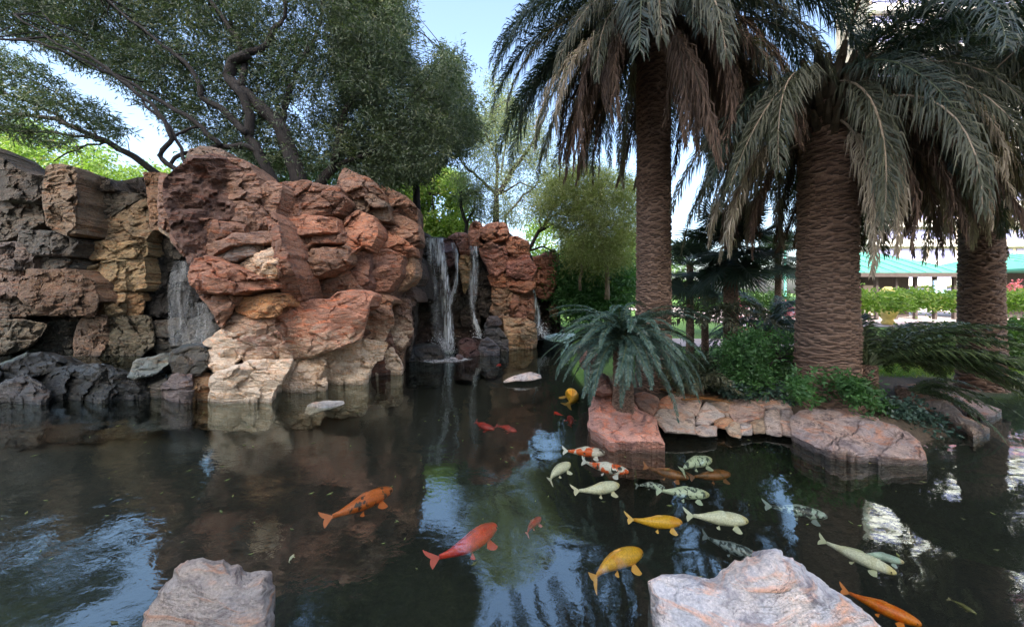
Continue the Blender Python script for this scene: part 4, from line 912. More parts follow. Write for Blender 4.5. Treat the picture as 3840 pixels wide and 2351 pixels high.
FL = [fan_leaf(1, e0=55), fan_leaf(2, e0=20), fan_leaf(3, e0=-15), fan_leaf(4, e0=-50)]
def fan_palm(px, py, Y, z0, label, n, tr, sc, seed):
    x, y, zc = P(px, py, Y); root = empty('fan_palm', (x, y, z0), label, 'fan palm'); rg = random.Random(seed)
    linkl('trunk', trunk_mesh(0, zc - z0, tr, tr * .85, seed, 18, 8), root)
    for k in range(n):
        o = linkl('fan_leaf', FL[int(4 * k / n)], root); a = k * 2.4 + rg.uniform(-.2, .2); s = sc * rg.uniform(.85, 1.15)
        o.location = (0, 0, zc - z0 - .25 * k / n); o.rotation_euler = (rg.uniform(-.3, .3), 0, a); o.scale = (s,)*3
fan_palm(731, 238, 7.8, .28, 'fan palm with brown trunk standing between the two date palm trunks', 46, .15, 1.15, 61)
fan_palm(690, 262, 9.6, .28, 'smaller fan palm in the gap right of the nearer palm trunk', 30, .09, 1.0, 62)
fan_palm(778, 250, 11.5, .28, 'fan palm farther back against the bright sky left of the broad trunk', 26, .09, 1.0, 63)

# ------------------------------------------------------------------ undergrowth, litter
def bush(name, fr, poly, n, Y0, Y1, mat, label, cat, seed, ll=.07, lw=.03, per=14, **kw):
    pl = tf[fr](poly); cxm = sum(p[0] for p in pl)/len(pl)
    return plant_tree(name, P(cxm, max(p[1] for p in pl), (Y0+Y1)/2), label, cat, [(pl, n, Y0, Y1)], mat, per, ll, lw, kw.pop('limbs', []), seed, part='foliage', **kw)
bush('leafy_shrub', 'q', [(1740,830),(1800,800),(1870,800),(1940,830),(1960,900),(1930,950),(1800,940),(1740,900)], 700, 5.3, 6.2, 'fern', 'green fern like shrub between the cycad and the broad palm', 'shrub', 71, twig=.16, droop=0, spread=.04, clump=1.5,
     limbs=[('q', [(1840,955),(1850,900),(1870,860)], (5.6,5.6), .018, .008, 'stem'), ('q', [(1838,955),(1820,890),(1800,850)], (5.6,5.6), .015, .006, 'stem')])
bush('leafy_shrub', 'q', [(1900,900),(1980,890),(2060,910),(2120,950),(2150,990),(2100,995),(2050,985),(1960,970),(1900,950)], 420, 4.6, 5.3, 'fern', 'low green shrub spilling over the large flat boulder', 'shrub', 72, twig=.14, droop=.1, spread=.03, clump=1.5)
bush('leafy_shrub', 'q', [(1600,830),(1700,850),(1760,900),(1740,940),(1640,930),(1570,900)], 380, 5.6, 6.4, 'leaf_dark', 'shaded dark shrub behind the cycad at the foot of the nearer palm', 'shrub', 73, twig=.16, droop=0, spread=.04, clump=1.5)
bush('ivy_patch', 'q', [(2130,960),(2200,965),(2260,1010),(2330,1070),(2290,1080),(2200,1035),(2140,1000)], 110, 4.7, 5.1, 'cycad', 'dark trailing leaves between the flat boulder and the tan slab', 'ivy', 78, ll=.07, lw=.04, twig=.12, droop=.1, spread=.04, clump=0)
bush('ivy_patch', 'q', [(1740,925),(1850,930),(1960,945),(2060,970),(2060,990),(1940,975),(1850,965),(1740,945)], 260, 5.3, 5.6, 'cycad', 'dark ivy creeping over the soil behind the edging stones', 'ivy', 74, ll=.05, lw=.04, twig=.1, droop=0, spread=.04, clump=0)
bush('hedge', 'q', [(2130,800),(2250,790),(2464,770),(2560,780),(2560,900),(2464,890),(2300,870),(2180,840)], 1100, 7.6, 9.0, 'leaf_mid', 'low clipped leafy hedge at the right edge beyond the slabs', 'hedge', 75, ll=.10, lw=.06, twig=.15, droop=0, spread=.08, clump=0)
bush('hedge', 'q', [(2000,712),(2060,703),(2130,708),(2220,700),(2300,706),(2400,702),(2560,706),(2560,738),(2300,738),(2000,742)], 800, 15, 17, 'leaf_lit', 'sunny green hedge in front of the pavilion', 'hedge', 76, ll=.16, lw=.1, twig=.2, droop=0, spread=.12, clump=0)
bush('flower_bed', 'q', [(1640,720),(1760,700),(1900,710),(1900,745),(1760,740),(1640,750)], 360, 13.5, 15, 'leaf_mid', 'planted bed seen under the fan palms', 'flower bed', 77, ll=.14, lw=.08, twig=.2, droop=0, spread=.12, clump=0)
M['pink'] = leaf_material('pink_petal', (.5, .08, .12), (.75, .3, .38), .3)
for i, (qx, qy, Y, lb) in enumerate([(1700, 712, 14.2, 'pink blossom clump left of the fan palm trunk'), (1773, 738, 13, 'pale pink blossom clump just right of the fan palm trunk'), (1902, 748, 12.5, 'bright pink blossom clump left of the broad palm'), (1775, 772, 10.5, 'small lilac pink blossom clump low by the fan palm'), (2440, 690, 16, 'coral red flowers at the right edge')]):
    c = np.array(P(*q2p([(qx, qy)])[0], Y)); rg = np.random.RandomState(i)
    o = link('blossom_clump', leafmesh('blossom_clump', c + rg.normal(size=(26, 3)) * .13, 8, .09, .07, rg, .08, 0, mat=M['pink'], spread=.05)); tag(o, lb, 'flowers')
litter = MB(); rg = random.Random(5)
def dry_frond(pts, label, w=.05, k=26):
    mb = MB(); p = [Vector(Wp(*q2p([a])[0], .33)) for a in pts]; mb.tube(p, [.016, .012, .006][:len(p)] if len(p) == 3 else .012, 6)
    for i in range(k):
        u = i / k * (len(p)-1); j = min(int(u), len(p)-2); b = p[j].lerp(p[j+1], u-j); t = (p[j+1]-p[j]).normalized()
        for sg in (-1, 1):
            d = (t * rg.uniform(.5, 1) + Vector((-t.y, t.x, 0)) * sg * rg.uniform(.2, .7) + Vector((0, 0, rg.uniform(-.05, .25)))).normalized(); l = rg.uniform(.1, .22); ww = Vector((-d.y, d.x, 0)) * .008
            mb.add([b - ww, b + ww, b + d*l], [(0, 1, 2)])
    me = mb.me('dry_frond', M['dry']); tag(link('dry_frond', me), label, 'fallen frond')
dry_frond([(1590,935),(1660,950),(1740,962)], 'orange brown fallen frond lying behind the edging stones')
dry_frond([(1640,960),(1700,958),(1760,968)], 'short dry yellow frond curled on the edging stones', k=16)
mb = MB(); mb.tube([Vector(Wp(*q2p([a])[0], .34)) for a in ((1740, 930), (1850, 945), (1975, 966))], [.02, .024, .012], 7)
tag(link('dry_stalk', mb.me('dry_stalk', M['stem_pale'], True)), 'long dry palm stalk lying along the top of the edging stones', 'palm stalk')

# ------------------------------------------------------------------ waterfalls
def fall_mat():
    m, nt, bs, out = newmat('falling_water'); L = nt.links.new
    geo = N(nt, 'ShaderNodeNewGeometry')
    n = noise_t(nt, geo.outputs['Position'], 1, 4, .7, .25, map_scale=(30, 12, 1.1)); n2 = noise_t(nt, geo.outputs['Position'], 1, 3, .6, .5, map_scale=(9, 4, 1.4))
    at = N(nt, 'ShaderNodeAttribute', attribute_name='v')
    a = N(nt, 'ShaderNodeMath', operation='MULTIPLY'); L(contrast(nt, n.outputs[0], .34, .60), a.inputs[0]); L(at.outputs['Fac'], a.inputs[1])
    b = N(nt, 'ShaderNodeMath', operation='MULTIPLY'); L(a.outputs[0], b.inputs[0]); L(contrast(nt, n2.outputs[0], .30, .58), b.inputs[1])
    bs.inputs['Base Color'].default_value = (.80, .87, .92, 1); bs.inputs['Roughness'].default_value = .25; L(b.outputs[0], bs.inputs['Alpha']); return m
FALL = fall_mat()
def fall(fr, spec, label):
    """spec: list of strands; each a list of (x, y, halfwidth, density) and a depth"""
    p0 = tf[fr]([spec[0][0][0][:2]])[0]; root = empty('waterfall', P(*p0, spec[0][1]), label, 'waterfall')
    for strand, Y in spec:
        V = []; att = []; nx = 7
        for (x, y, hw, de) in strand:
            (xa, ya), (xb, yb) = tf[fr]([(x-hw, y), (x+hw, y)])
            for i in range(nx):
                u = i / (nx-1); p = Vector(P(xa + (xb-xa)*u, ya, Y - .12*math.sin(math.pi*u) - .15 * (y - strand[0][1]) / 1000)); V.append(tuple(p)); att.append(de * math.sin(math.pi * (.08 + .84*u))**.7)
        Fq = [(r*nx+c, r*nx+c+1, (r+1)*nx+c+1, (r+1)*nx+c) for r in range(len(strand)-1) for c in range(nx-1)]
        link('water_strand', mk('water_strand', V, Fq, True, {'v': att}, FALL), root)
    return root
fall('3', [([(405,308,52,1.1),(425,380,48,1.1),(445,500,42,1.1),(465,650,42,1.1),(480,800,46,1.1),(492,950,46,1.2),(500,1100,46,1.2),(500,1245,46,1.3)], 11.9),
           ([(345,305,30,.6),(360,420,34,.5),(375,560,34,.35),(385,800,45,.4),(400,1000,45,.4),(410,1140,40,.4)], 12.05),
           ([(535,345,18,1),(560,430,22,.9),(568,540,18,.8),(555,680,20,.8),(530,790,26,.7),(510,840,24,.6)], 11.85),
           ([(430,1110,40,.5),(465,1150,50,.7),(490,1200,48,.8),(500,1245,50,.6)], 11.7)], 'main white waterfall dropping over the dark cliff in two joining strands')
fall('3', [([(705,370,34,1),(706,450,36,.8),(710,560,36,.7),(700,680,38,.7),(690,780,40,.7),(690,850,22,.7),(700,930,20,.8),(715,990,30,.9),(735,1050,30,.8),(750,1110,26,.8)], 11.9)], 'narrow waterfall between the main fall and the red boulders')
fall('3', [([(1180,700,14,.8),(1192,780,22,.9),(1205,860,30,.9),(1215,940,32,1),(1215,1000,36,1),(1225,1060,50,1),(1240,1110,60,.9)], 12.6)], 'slanting white waterfall at the far right of the red boulders')
fall('1', [([(950,655,50,.25),(935,720,60,.3),(925,800,62,.2),(930,900,66,.22),(945,1000,80,.22),(960,1090,90,.3)], 10.2),
           ([(1040,870,40,.3),(1050,950,50,.35),(1060,1050,50,.3),(1050,1090,40,.2)], 10.1)], 'thin veil of water falling in the shadow left of the outcrop')
def foam(pts, label, seed, n=26):
    m = M.get('foam')
    if not m:
        m, nt, bs, out = newmat('foam'); L = nt.links.new; g = N(nt, 'ShaderNodeNewGeometry'); at = N(nt, 'ShaderNodeAttribute', attribute_name='v')
        nn = noise_t(nt, g.outputs['Position'], 7, 6, .75, .8); a = N(nt, 'ShaderNodeMath', operation='MULTIPLY'); L(contrast(nt, nn.outputs[0], .38, .62), a.inputs[0]); L(at.outputs['Fac'], a.inputs[1]); L(a.outputs[0], bs.inputs['Alpha'])
        bs.inputs['Base Color'].default_value = (.75, .78, .82, 1); bs.inputs['Roughness'].default_value = .6; M['foam'] = m
    V = []; Fc = []; att = []
    for (cx, cy, rx, ry, de) in pts:
        c = Vector((*cx,)) if isinstance(cx, tuple) else None
        x, y, _ = Wp(*c3([(cx, cy)])[0]); q = len(V); V.append((x, y, .02)); att.append(de)
        for rgn, (rr, dd) in enumerate(((.5, de*.8), (1., 0))):
            for k in range(20):
                a = 2*math.pi*k/20; V.append((x + math.cos(a)*rx*rr, y + math.sin(a)*ry*rr, .02)); att.append(dd)
        for k in range(20):
            k2 = (k+1) % 20; Fc += [(q, q+1+k, q+1+k2), (q+1+k, q+21+k, q+21+k2), (q+1+k, q+21+k2, q+1+k2)]
    tag(link('foam', mk('foam', V, Fc, False, {'v': att}, m)), label, 'foam', kind='stuff')
foam([(1290, 1110, 1.2, 1.1, 1.2), (1400, 1090, 1.3, .8, .9), (1230, 1120, .5, .4, 1)], 'white foam spreading from the rightmost waterfall', 1)
foam([(500, 1290, .75, .5, 1.2), (755, 1225, .5, .35, .9), (430, 1300, .6, .4, .7)], 'small patch of foam below the main waterfall', 2)

# ------------------------------------------------------------------ koi
def koi_mat(name, base, spot, thr, scale, head=None, fin=None, spot2=None):
    m, nt, bs, out = newmat(name); L = nt.links.new
    tc = N(nt, 'ShaderNodeTexCoord'); oi = N(nt, 'ShaderNodeObjectInfo')
    ofs = N(nt, 'ShaderNodeVectorMath', operation='ADD'); L(tc.outputs['Object'], ofs.inputs[0])
    cb = N(nt, 'ShaderNodeCombineXYZ'); mu = N(nt, 'ShaderNodeMath', operation='MULTIPLY'); mu.inputs[1].default_value = 9; L(oi.outputs['Random'], mu.inputs[0]); L(mu.outputs[0], cb.inputs[1]); L(cb.outputs[0], ofs.inputs[1])
    n = noise_t(nt, ofs.outputs[0], scale, 3, .5, .3); n2 = noise_t(nt, ofs.outputs[0], scale * 1.7, 3, .5, .6)
    c = mixc(nt, contrast(nt, n.outputs[0], thr, thr + .035), base, spot)
    if spot2: c = mixc(nt, contrast(nt, n2.outputs[0], .60, .63), c, spot2)
    sx = N(nt, 'ShaderNodeSeparateXYZ'); L(tc.outputs['Object'], sx.inputs[0])
    if head: c = mixc(nt, contrast(nt, sx.outputs[0], .36, .43), c, head)
    vo = N(nt, 'ShaderNodeTexVoronoi'); vo.inputs['Scale'].default_value = 46; L(tc.outputs['Object'], vo.inputs[0])
    c = mixc(nt, contrast(nt, vo.outputs['Distance'], .2, .75), c, mixc(nt, 1., c, (.72, .72, .70), 'MULTIPLY'))
    L(c, bs.inputs['Base Color']); bs.inputs['Roughness'].default_value = .35; return m
Kf = {'cream': koi_mat('koi_cream', (.88,.85,.64), (.80,.75,.52), .55, 5, head=(.80,.66,.30)),
      'white_spot': koi_mat('koi_grey', (.62,.70,.50), (.05,.07,.06), .54, 13, head=(.62,.60,.30)),
      'mottled': koi_mat('koi_mottled', (.42,.50,.44), (.04,.05,.05), .49, 12),
      'yellow': koi_mat('koi_yellow', (.95,.50,.04), (.90,.40,.03), .55, 4, head=(.85,.38,.03)),
      'orange': koi_mat('koi_orange', (.90,.24,.015), (.85,.17,.01), .5, 4),
      'red': koi_mat('koi_red', (.75,.06,.025), (.60,.035,.02), .5, 4),
      'orange_black': koi_mat('koi_orange_black', (.62,.14,.02), (.05,.03,.02), .58, 12),
      'kohaku': koi_mat('koi_tricolour', (.80,.76,.70), (.85,.13,.02), .47, 5, spot2=(.03,.03,.03)),
      'brown': koi_mat('koi_brown', (.26,.10,.03), (.14,.06,.02), .52, 8),
      'dull_red': koi_mat('koi_dull_red', (.40,.04,.03), (.25,.03,.025), .5, 6),
      'red_head': koi_mat('koi_red_head', (.28,.33,.33), (.04,.05,.05), .50, 12, head=(.8,.05,.03)),
      'blue_pale': koi_mat('koi_pale_blue', (.45,.60,.50), (.40,.50,.42), .5, 5, head=(.7,.55,.3)),
      'olive': koi_mat('koi_olive', (.20,.19,.06), (.14,.13,.05), .5, 5)}
finm = {}
def fin_mat(c):
    if c not in finm:
        m, nt, bs, out = newmat('fin'); bs.inputs['Base Color'].default_value = (*c, 1); bs.inputs['Alpha'].default_value = .8; bs.inputs['Roughness'].default_value = .4; finm[c] = m
    return finm[c]
EYE, _, _b, _ = newmat('fish_eye'); _b.inputs['Base Color'].default_value = (.01, .01, .01, 1); _b.inputs['Roughness'].default_value = .1
def koi_meshes(bend, seed):
    """unit fish, x from -.5 (tail root) to .5 (snout)"""
    def spine(s): return Vector((s, bend * (s - .1)**2 * (1 if s < .1 else -.3), 0))
    prof = [(.50,.012,.012),(.485,.032,.032),(.46,.048,.048),(.42,.064,.064),(.36,.080,.082),(.28,.092,.098),(.18,.098,.110),(.06,.094,.112),(-.06,.082,.100),(-.18,.062,.080),(-.28,.042,.058),(-.36,.026,.042),(-.42,.016,.036),(-.45,.008,.034)]
    V = []; n = 16
    for (s, w, h) in prof:
        c = spine(s); t = (spine(s+.01) - spine(s-.01)).normalized(); a = Vector((-t.y, t.x, 0))
        for k in range(n):
            an = 2*math.pi*k/n; V.append(tuple(c + a * (w*math.cos(an)) + Vector((0, 0, h*math.sin(an) * (1 if math.sin(an) > 0 else .85)))))
    Fc = [(r*n+k, r*n+(k+1) % n, (r+1)*n+(k+1) % n, (r+1)*n+k) for r in range(len(prof)-1) for k in range(n)] + [tuple(range(n))[::-1], tuple((len(prof)-1)*n+k for k in range(n))]
    body = mk('body', V, Fc, True)
    def fan(root, d, up, L, spread, th, name, k=7, notch=0.):
        V = []; F_ = []
        for sgn in (-1, 1):
            nrm = d.cross(up).normalized() * th * sgn
            V.append(tuple(root + nrm * 1.4))
            for i in range(k):
                u = i/(k-1)*2-1; a = u*spread; l = L * (1 - notch * (1 - abs(u))) * (1 - .12*u*u)
                V.append(tuple(root + (d*math.cos(a) + up*math.sin(a))*l + nrm*.2))
        for s_ in (0, 1):
            o = s_*(k+1)
            for i in range(k-1): F_.append((o, o+1+i, o+2+i) if s_ else (o, o+2+i, o+1+i))
        return mk(name, V, F_, True)
    tt = (spine(-.44) - spine(-.40)).normalized(); wag = Vector((0, .25 * (1 if bend > 0 else -1), 0))
    tail = fan(spine(-.435), (tt + wag*.5).normalized(), Vector((0, .75, .65)).normalized(), .21, .6, .006, 'tail_fin', 9, .45)
    pl = fan(Vector((.26, .045, -.035)) + Vector((0, spine(.26).y, 0)), Vector((-.45, .85, -.25)).normalized(), Vector((.85, .45, .0)).normalized(), .165, .5, .005, 'pectoral_fin')
    pr = fan(Vector((.26, -.045, -.035)) + Vector((0, spine(.26).y, 0)), Vector((-.45, -.85, -.25)).normalized(), Vector((.85, -.45, .0)).normalized(), .165, .5, .005, 'pectoral_fin')
    pv = fan(Vector((-.04, .055, -.07)) + Vector((0, spine(-.04).y, 0)), Vector((-.75, .6, -.3)).normalized(), Vector((.6, .7, 0)).normalized(), .085, .4, .004, 'pelvic_fin')
    pw = fan(Vector((-.04, -.055, -.07)) + Vector((0, spine(-.04).y, 0)), Vector((-.75, -.6, -.3)).normalized(), Vector((.6, -.7, 0)).normalized(), .085, .4, .004, 'pelvic_fin')
    V = []; F_ = []
    ss = [.12, .08, .0, -.1, -.2, -.26]; hh = [.0, .028, .032, .022, .015, .0]
    for sg in (-1, 1):
        for s, h in zip(ss, hh):
            c = spine(s); z = np.interp(s, [p[0] for p in prof][::-1], [p[2] for p in prof][::-1]) - .004
            V += [(c.x, c.y + sg*.004, z), (c.x - h*.6, c.y + sg*.001 + .3*h, z + h)]
    for sg in (0, 1):
        for i in range(5):
            a = sg*12 + i*2; F_.append((a, a+1, a+3, a+2) if sg else (a, a+2, a+3, a+1))
    dors = mk('dorsal_fin', V, F_, True)
    eyes = []
    for sg in (-1, 1):
        c = Vector((.435, sg*.052 + spine(.435).y, .018)); V = []; r = .011
        for i in range(1, 4):
            for k in range(8): th, ph = math.pi*i/4, 2*math.pi*k/8; V.append(tuple(c + Vector((math.sin(th)*math.cos(ph), math.sin(th)*math.sin(ph), math.cos(th)))*r))
        V += [tuple(c + Vector((0, 0, r))), tuple(c - Vector((0, 0, r)))]
        F_ = [(i*8+k, i*8+(k+1) % 8, (i+1)*8+(k+1) % 8, (i+1)*8+k) for i in range(2) for k in range(8)] + [(24, k, (k+1) % 8) for k in range(8)] + [(25, 16+(k+1) % 8, 16+k) for k in range(8)]
        eyes.append(mk('eye', V, F_, True, mat=EYE))
    return body, tail, pl, pr, pv, pw, dors, eyes
BODY = [koi_meshes(.35, 1), koi_meshes(-.35, 2), koi_meshes(.12, 3)]
def koi(tail, head, depth, kind, label, fin, bend=0, tex=1.):
    hx, hy, _ = Wp(*q2p([head])[0], -depth); tx, ty, _ = Wp(*q2p([tail])[0], -depth)
    h = Vector((hx, hy, -depth)); t = Vector((tx, ty, -depth)); d = h - t; L = d.length / 1.10
    c = h - d.normalized() * L * .5
    root = empty('koi', c, label, 'koi fish', 'koi swimming in the pond')
    root.rotation_euler = (0, 0, math.atan2(d.y, d.x)); root.scale = (L, L * 1.4, L * 1.1)
    ms = BODY[bend]
    o = linkl('body', ms[0].copy(), root, Kf[kind])
    for nm, me in zip(('tail_fin', 'pectoral_fin', 'pectoral_fin', 'pelvic_fin', 'pelvic_fin', 'dorsal_fin'), ms[1:7]): linkl(nm, me.copy(), root, fin_mat(fin))
    for e in ms[7]: linkl('eye', e, root)
KOI = [((778,1258),(943,1174),.10,'orange_black','long orange koi flecked with black swimming alone left of centre',(.55,.14,.03),2),
 ((1133,1016),(1190,1032),.14,'dull_red','dull red koi, left one of a pair near mid pond',(.3,.04,.03),0),
 ((1200,1020),(1242,1038),.14,'dull_red','short dull red koi, right one of a pair near mid pond',(.3,.04,.03),1),
 ((1052,1370),(1191,1260),.09,'red','bright red koi heading up right in the sky reflection',(.5,.05,.03),0),
 ((1255,1280),(1302,1244),.22,'dull_red','faint pinkish koi deep under the reflected sky',(.5,.15,.15),1),
 ((1353,1086),(1458,1088),.08,'kohaku','orange and black koi with white fins nearest the pink boulder',(.75,.72,.66),2),
 ((1304,1150),(1373,1114),.08,'cream','small plain cream koi left of the patterned koi',(.72,.70,.52),1),
 ((1395,1117),(1513,1133),.08,'kohaku','red white and black patterned koi below the pink boulder',(.7,.68,.64),0),
 ((1618,1122),(1713,1104),.09,'white_spot','green white koi with dark spots on its back near the stone edging',(.45,.5,.35),1),
 ((1545,1128),(1658,1148),.15,'brown','rusty orange koi half hidden under surface glints',(.35,.14,.05),0),
 ((1662,1150),(1756,1138),.22,'brown','dark brown koi deep behind the rusty orange one',(.2,.09,.04),2),
 ((1390,1192),(1488,1163),.07,'cream','cream koi with yellow head right of the small cream koi',(.72,.66,.45),0),
 ((1578,1182),(1706,1188),.10,'white_spot','pale green koi with a dark dorsal stripe in the group centre',(.5,.58,.42),2),
 ((1527,1160),(1600,1172),.28,'mottled','shadowy grey koi with only its tail showing clearly',(.2,.22,.2),1),
 ((1516,1262),(1639,1252),.07,'yellow','golden yellow koi, smaller of the two golden ones',(.85,.50,.12),0),
 ((1652,1243),(1799,1250),.08,'cream','long cream koi with dark flecks right of the golden koi',(.66,.66,.46),2),
 ((1840,1218),(1990,1240),.16,'mottled','grey koi with black mottling swimming toward the right',(.25,.3,.28),2),
 ((1400,1372),(1547,1326),.07,'yellow','largest golden yellow koi with wide fins in front of the group',(.85,.45,.10),1),
 ((1688,1298),(1828,1338),.15,'red_head','dark mottled koi with a red head beside the pale boulder',(.15,.18,.18),0),
 ((1965,1298),(2158,1378),.09,'cream','long yellowish koi at the right beside the pale blue one',(.6,.6,.4),2),
 ((2060,1322),(2176,1352),.13,'blue_pale','pale blue green koi half under the long yellowish koi',(.4,.5,.45),1),
 ((2020,1420),(2218,1500),.08,'orange','large deep orange koi at the near right boulder',(.80,.25,.04),2),
 ((2285,1436),(2350,1476),.30,'olive','dim olive koi deep in the lower right corner',(.18,.16,.07),1),
 ((1392,978),(1370,938),.08,'yellow','yellow koi pointing away in the channel below the cycad',(.6,.35,.08),0),
 ((1352,1000),(1334,990),.10,'red','tiny red koi in the channel left of the dark red one',(.5,.05,.03),1),
 ((1384,1024),(1368,1000),.14,'dull_red','dark red koi close to the left side of the pink boulder',(.3,.03,.03),0),
 ((1190,880),(1206,876),.05,'red','tiny distant red koi near the foot of the waterfalls',(.5,.05,.03),1),
 ((690,1352),(708,1332),.08,'cream','pale koi tip beside the near left boulder',(.6,.65,.4),1)]
for k in KOI: koi(*k)

# ------------------------------------------------------------------ pavilion, hotel and other things beyond the garden
M['roof_green'] = plain('mint_roof', (.06, .25, .19), .5, (.05, .21, .16), 1.5)
M['stucco'] = plain('stucco', (.50, .43, .38), .85, (.45, .38, .33), .6)
M['stucco_pink'] = plain('stucco_pink', (.46, .20, .27), .85, (.40, .17, .23), .6)
M['dark_wood'] = plain('dark_wood', (.06, .045, .04), .7)
M['glass'] = plain('hotel_glass', (.20, .20, .34), .15, (.15, .16, .30), .35, spec=.8)
M['white'] = plain('white_paint', (.66, .62, .60), .6, (.70, .68, .66), 1)
M['paving'] = plain('paving', (.50, .40, .38), .85, (.40, .33, .32), 2, .005)
def part(root, name, mb, mat, smooth=False): return link(name, mb.me(name, M[mat], smooth), root)
def pavilion(x0, x1, y, z0, ze, zr, label, depth=6):
    r = empty('pavilion', ((x0+x1)/2, y, z0), label, 'pavilion')
    m_ = MB(); t = .12; e = .7
    a = [(x0-e, y-e, ze), (x1+e, y-e, ze), (x1+e, y+depth+e, ze), (x0-e, y+depth+e, ze), (x0+depth*.35, y+depth/2, zr), (x1-depth*.35, y+depth/2, zr)]
    m_.add(a + [(p[0], p[1], p[2]-t) for p in a[:4]], [(0,1,5,4),(1,2,5),(2,3,4,5),(3,0,4),(1,0,6,7),(2,1,7,8),(3,2,8,9),(0,3,9,6),(9,8,7,6)])
    rf = part(r, 'roof', m_, 'roof_green')
    for i in range(int((x1-x0)/.75)):                                # standing seams
        u = (i+.5)/int((x1-x0)/.75); xb = x0-e+(x1-x0+2*e)*u; xt = min(max(xb, x0+depth*.35), x1-depth*.35); fx = 1 if x0+depth*.35 <= xb <= x1-depth*.35 else max(.15, 1-abs(xb-xt)/(depth*.35+e))
        p0 = Vector((xb, y-e, ze+.02)); p1 = Vector((xb, y-e+(depth/2+e)*fx, ze+(zr-ze)*fx+.02)); s = MB(); s.tube([p0, p1], .03, 4); o = link('roof_seam', s.me('roof_seam', M['roof_green']), rf)
    m_ = MB(); m_.box(x0-e, x1+e, y-e-.06, y-e-.003, ze-.28, ze-.02); part(r, 'fascia', m_, 'dark_wood')
    for i in range(6):
        m_ = MB(); xx = x0 + (x1-x0)*i/5; m_.box(xx-.08, xx+.08, y-.08, y+.08, z0, ze-.12); part(r, 'post', m_, 'dark_wood')
    m_ = MB(); m_.box(x0, x1, y+2.5, y+2.7, z0, ze-.12); part(r, 'wall', m_, 'dark_wood')
    return r
pav = pavilion(22.3, 28.6, 22, .2, 3.25, 4.95, 'garden pavilion with mint green metal roof seen between the palms')
m_ = MB(); m_.box(23.2, 24.5, 23.9, 24.3, .4, 2.6); part(pav, 'stall_panel', m_, 'stucco_pink')
m_ = MB(); m_.box(24.7, 25.4, 23.9, 24.3, .4, 2.5); part(pav, 'stall_panel', m_, 'stucco')
pavilion(30.5, 38, 20, .2, 3.4, 4.6, 'teal roofed kiosk at the right edge beyond the shaggy palm')
def bx(name, x0, x1, y0, y1, z0, z1, mat, label, cat):
    m_ = MB(); m_.box(x0, x1, y0, y1, z0, z1); v = m_
    o = link(name, v.me(name, M[mat])); b = o.modifiers.new('bevel', 'BEVEL'); b.width = .04; b.segments = 2; return tag(o, label, cat)
M['yellow'] = plain('yellow_paint', (.62, .48, .16), .6); M['blue'] = plain('blue_paint', (.40, .62, .85), .5); M['teal'] = plain('teal_paint', (.15, .5, .42), .5)
def totem(x, y, z0, label):
    r = empty('planter_urn', (x, y, z0), label, 'urn')
    prof = [(.0,.22),(.1,.28),(.25,.2),(.4,.3),(.7,.42),(1.0,.36),(1.2,.22),(1.35,.34),(1.6,.38),(1.85,.28),(2.0,.12)]
    V = [(math.cos(2*math.pi*k/16)*w_, math.sin(2*math.pi*k/16)*w_, h) for h, w_ in prof for k in range(16)]
    Fc = [(i*16+k, i*16+(k+1) % 16, (i+1)*16+(k+1) % 16, (i+1)*16+k) for i in range(len(prof)-1) for k in range(16)] + [tuple(range(160, 176)), tuple(range(16))[::-1]]
    linkl('body', mk('body', V, Fc, True, mat=M['yellow']), r)
totem(19.9, 18, .3, 'yellow rounded figure shaped urn in front of the pavilion')
bx('notice_board', 26.5, 27.25, 21.3, 21.45, 1.0, 2.75, 'blue', 'light blue upright board under the pavilion eave', 'board')
mb = MB(); x_, y_, _ = P(785, 300, 20)
lp = empty('street_lamp', (x_, y_, .2), 'thin pale teal lamp post against the bright sky', 'lamp post')
mb.tube([(x_, y_, .2), (x_, y_, 2.4), (x_, y_, 4.6)], [.09, .06, .045], 8); part(lp, 'post', mb, 'teal')
mb = MB(); mb.tube([(x_, y_, 4.6), (x_, y_, 4.75), (x_, y_, 5.0), (x_, y_, 5.1)], [.05, .17, .14, .03], 10); part(lp, 'lantern', mb, 'white')
# hotel, sunlit, rising behind the right hand palms
def hotel(x0, x1, y, floors, label, fh=3.3, bays=17, z0=0., name='hotel_building', seed=1, win=True):
    r = empty(name, ((x0+x1)/2, y, z0), label, 'hotel')
    m_ = MB(); m_.box(x0, x1, y, y+6, z0, z0+floors*fh); part(r, 'wall', m_, 'stucco')
    for f in range(floors):
        m_ = MB(); z = z0+f*fh; m_.box(x0-.4, x1+.4, y-.9, y-.003, z-.15, z+1.0); part(r, 'balcony', m_, 'stucco_pink' if f in (6, 7, 16) else 'white')
        if win:
            bw = (x1-x0)/bays
            for b in range(bays):
                m_ = MB(); m_.box(x0+b*bw+.35, x0+(b+1)*bw-.35, y-.12, y-.004, z+1.05, z+2.85); part(r, 'window', m_, 'glass')
    m_ = MB(); m_.box(x0-.6, x1+.6, y-.95, y+6.5, z0+floors*fh+.003, z0+floors*fh+1.6); part(r, 'parapet', m_, 'stucco_pink'); return r
hotel(61, 130, 58, 19, 'tall sunlit hotel block with white balcony bands behind the right hand palms', bays=14)
m_ = MB(); m_.box(-36, 18, -52, -40, 0, 48)  # unseen tower block, added and sized to keep the sun off the garden
tw = empty('shade_tower', (0, -46, 0), 'unseen hotel wing added behind the viewer and sized to shade the pond garden', 'hotel'); part(tw, 'wall', m_, 'stucco')
for f in range(13):
    m_ = MB(); m_.box(-36.5, 18.5, -39.997, -39.2, f*3.3+.4, f*3.3+1.5); part(tw, 'balcony', m_, 'white')
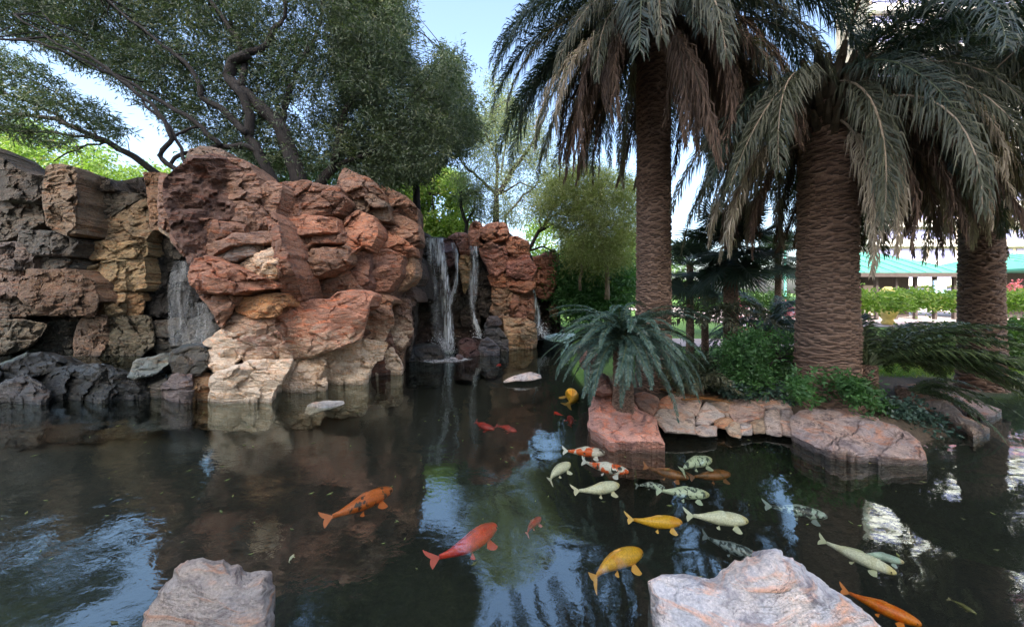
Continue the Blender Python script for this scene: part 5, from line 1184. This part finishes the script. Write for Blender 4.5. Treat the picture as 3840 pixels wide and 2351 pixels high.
# paths
def slab(name, pts, z, mat, kind='structure'):
    V = [(x, y, z) for x, y in pts]; tag(link(name, mk(name, V, [tuple(range(len(pts)))], mat=M[mat])), kind=kind)
slab('path', [(4.5, 11.2), (9, 10.3), (16, 10.6), (40, 11.5), (40, 14), (16, 13), (9, 12.6), (5, 13)], .262, 'paving')
slab('paved_terrace', [(12, 17.2), (60, 17.2), (60, 40), (12, 40)], .262, 'paving')
# spray where the falls strike
def spray(spots, label, seed):
    rg = np.random.RandomState(seed); V = []; Fc = []
    for (x, y, Y, rx, rz, n) in spots:
        c = Vector(P(*c3([(x, y)])[0], Y))
        for _ in range(n):
            p = c + Vector((rg.normal() * rx, rg.normal() * .12, abs(rg.normal()) * rz)); r = rg.uniform(.006, .018); q = len(V)
            V += [tuple(p + Vector(d) * r) for d in ((1,0,0),(-1,0,0),(0,1,0),(0,-1,0),(0,0,1.6),(0,0,-1.6))]
            Fc += [(q, q+2, q+4), (q+2, q+1, q+4), (q+1, q+3, q+4), (q+3, q, q+4), (q+2, q, q+5), (q+1, q+2, q+5), (q+3, q+1, q+5), (q, q+3, q+5)]
    m, nt, bs, out = newmat('spray'); bs.inputs['Base Color'].default_value = (.8, .86, .9, 1); bs.inputs['Roughness'].default_value = .15; bs.inputs['Alpha'].default_value = .7
    tag(link('spray', mk('spray', V, Fc, True, mat=m)), label, 'spray', kind='stuff')
spray([(500, 1235, 11.6, .16, .22, 260), (745, 1110, 11.8, .10, .15, 120), (1235, 1090, 12.5, .2, .2, 220), (430, 1180, 11.7, .2, .15, 120)], 'fine spray thrown up at the feet of the waterfalls', 3)
rg = np.random.RandomState(77); V = []; Fc = []
for _ in range(150):
    x, y = rg.uniform(-6, 5), rg.uniform(1.9, 6.5)
    if not inside(np.array([x]), np.array([y]), POND)[0]: continue
    a = rg.uniform(0, 6.28); l = rg.uniform(.012, .035); q = len(V); d = np.array([math.cos(a), math.sin(a)]); n_ = np.array([-d[1], d[0]])
    for u, v_ in ((-1, 0), (0, .32), (1, 0), (0, -.32)): p = np.array([x, y]) + d*l*u + n_*l*v_; V.append((p[0], p[1], .004 + abs(u) * .003))
    Fc.append((q, q+1, q+2, q+3))
tag(link('floating_leaves', mk('floating_leaves', V, Fc, False, {'v': np.repeat(rg.uniform(0, 1, len(V)//4), 4)}, M['willow'])), 'tiny fallen leaves floating on the dark water', 'leaf litter', kind='stuff')
# lawn blades between the right hand palms and the hedge
rg = np.random.RandomState(88); gx = rg.uniform(7.2, 17, 5200); gy = rg.uniform(7.0, 10.4, 5200)
ok = ~inside(gx, gy, POND) & (dist(gx, gy, POND) > .3)
gc = np.stack([gx[ok], gy[ok], np.full(ok.sum(), .25)], 1)
tag(link('lawn_grass', leafmesh('lawn_grass', gc, 9, .10, .009, rg, .02, -1.2, mat=M['leaf_lit'], spread=.05)), 'short green lawn grass behind the right hand palms', 'grass', kind='stuff')
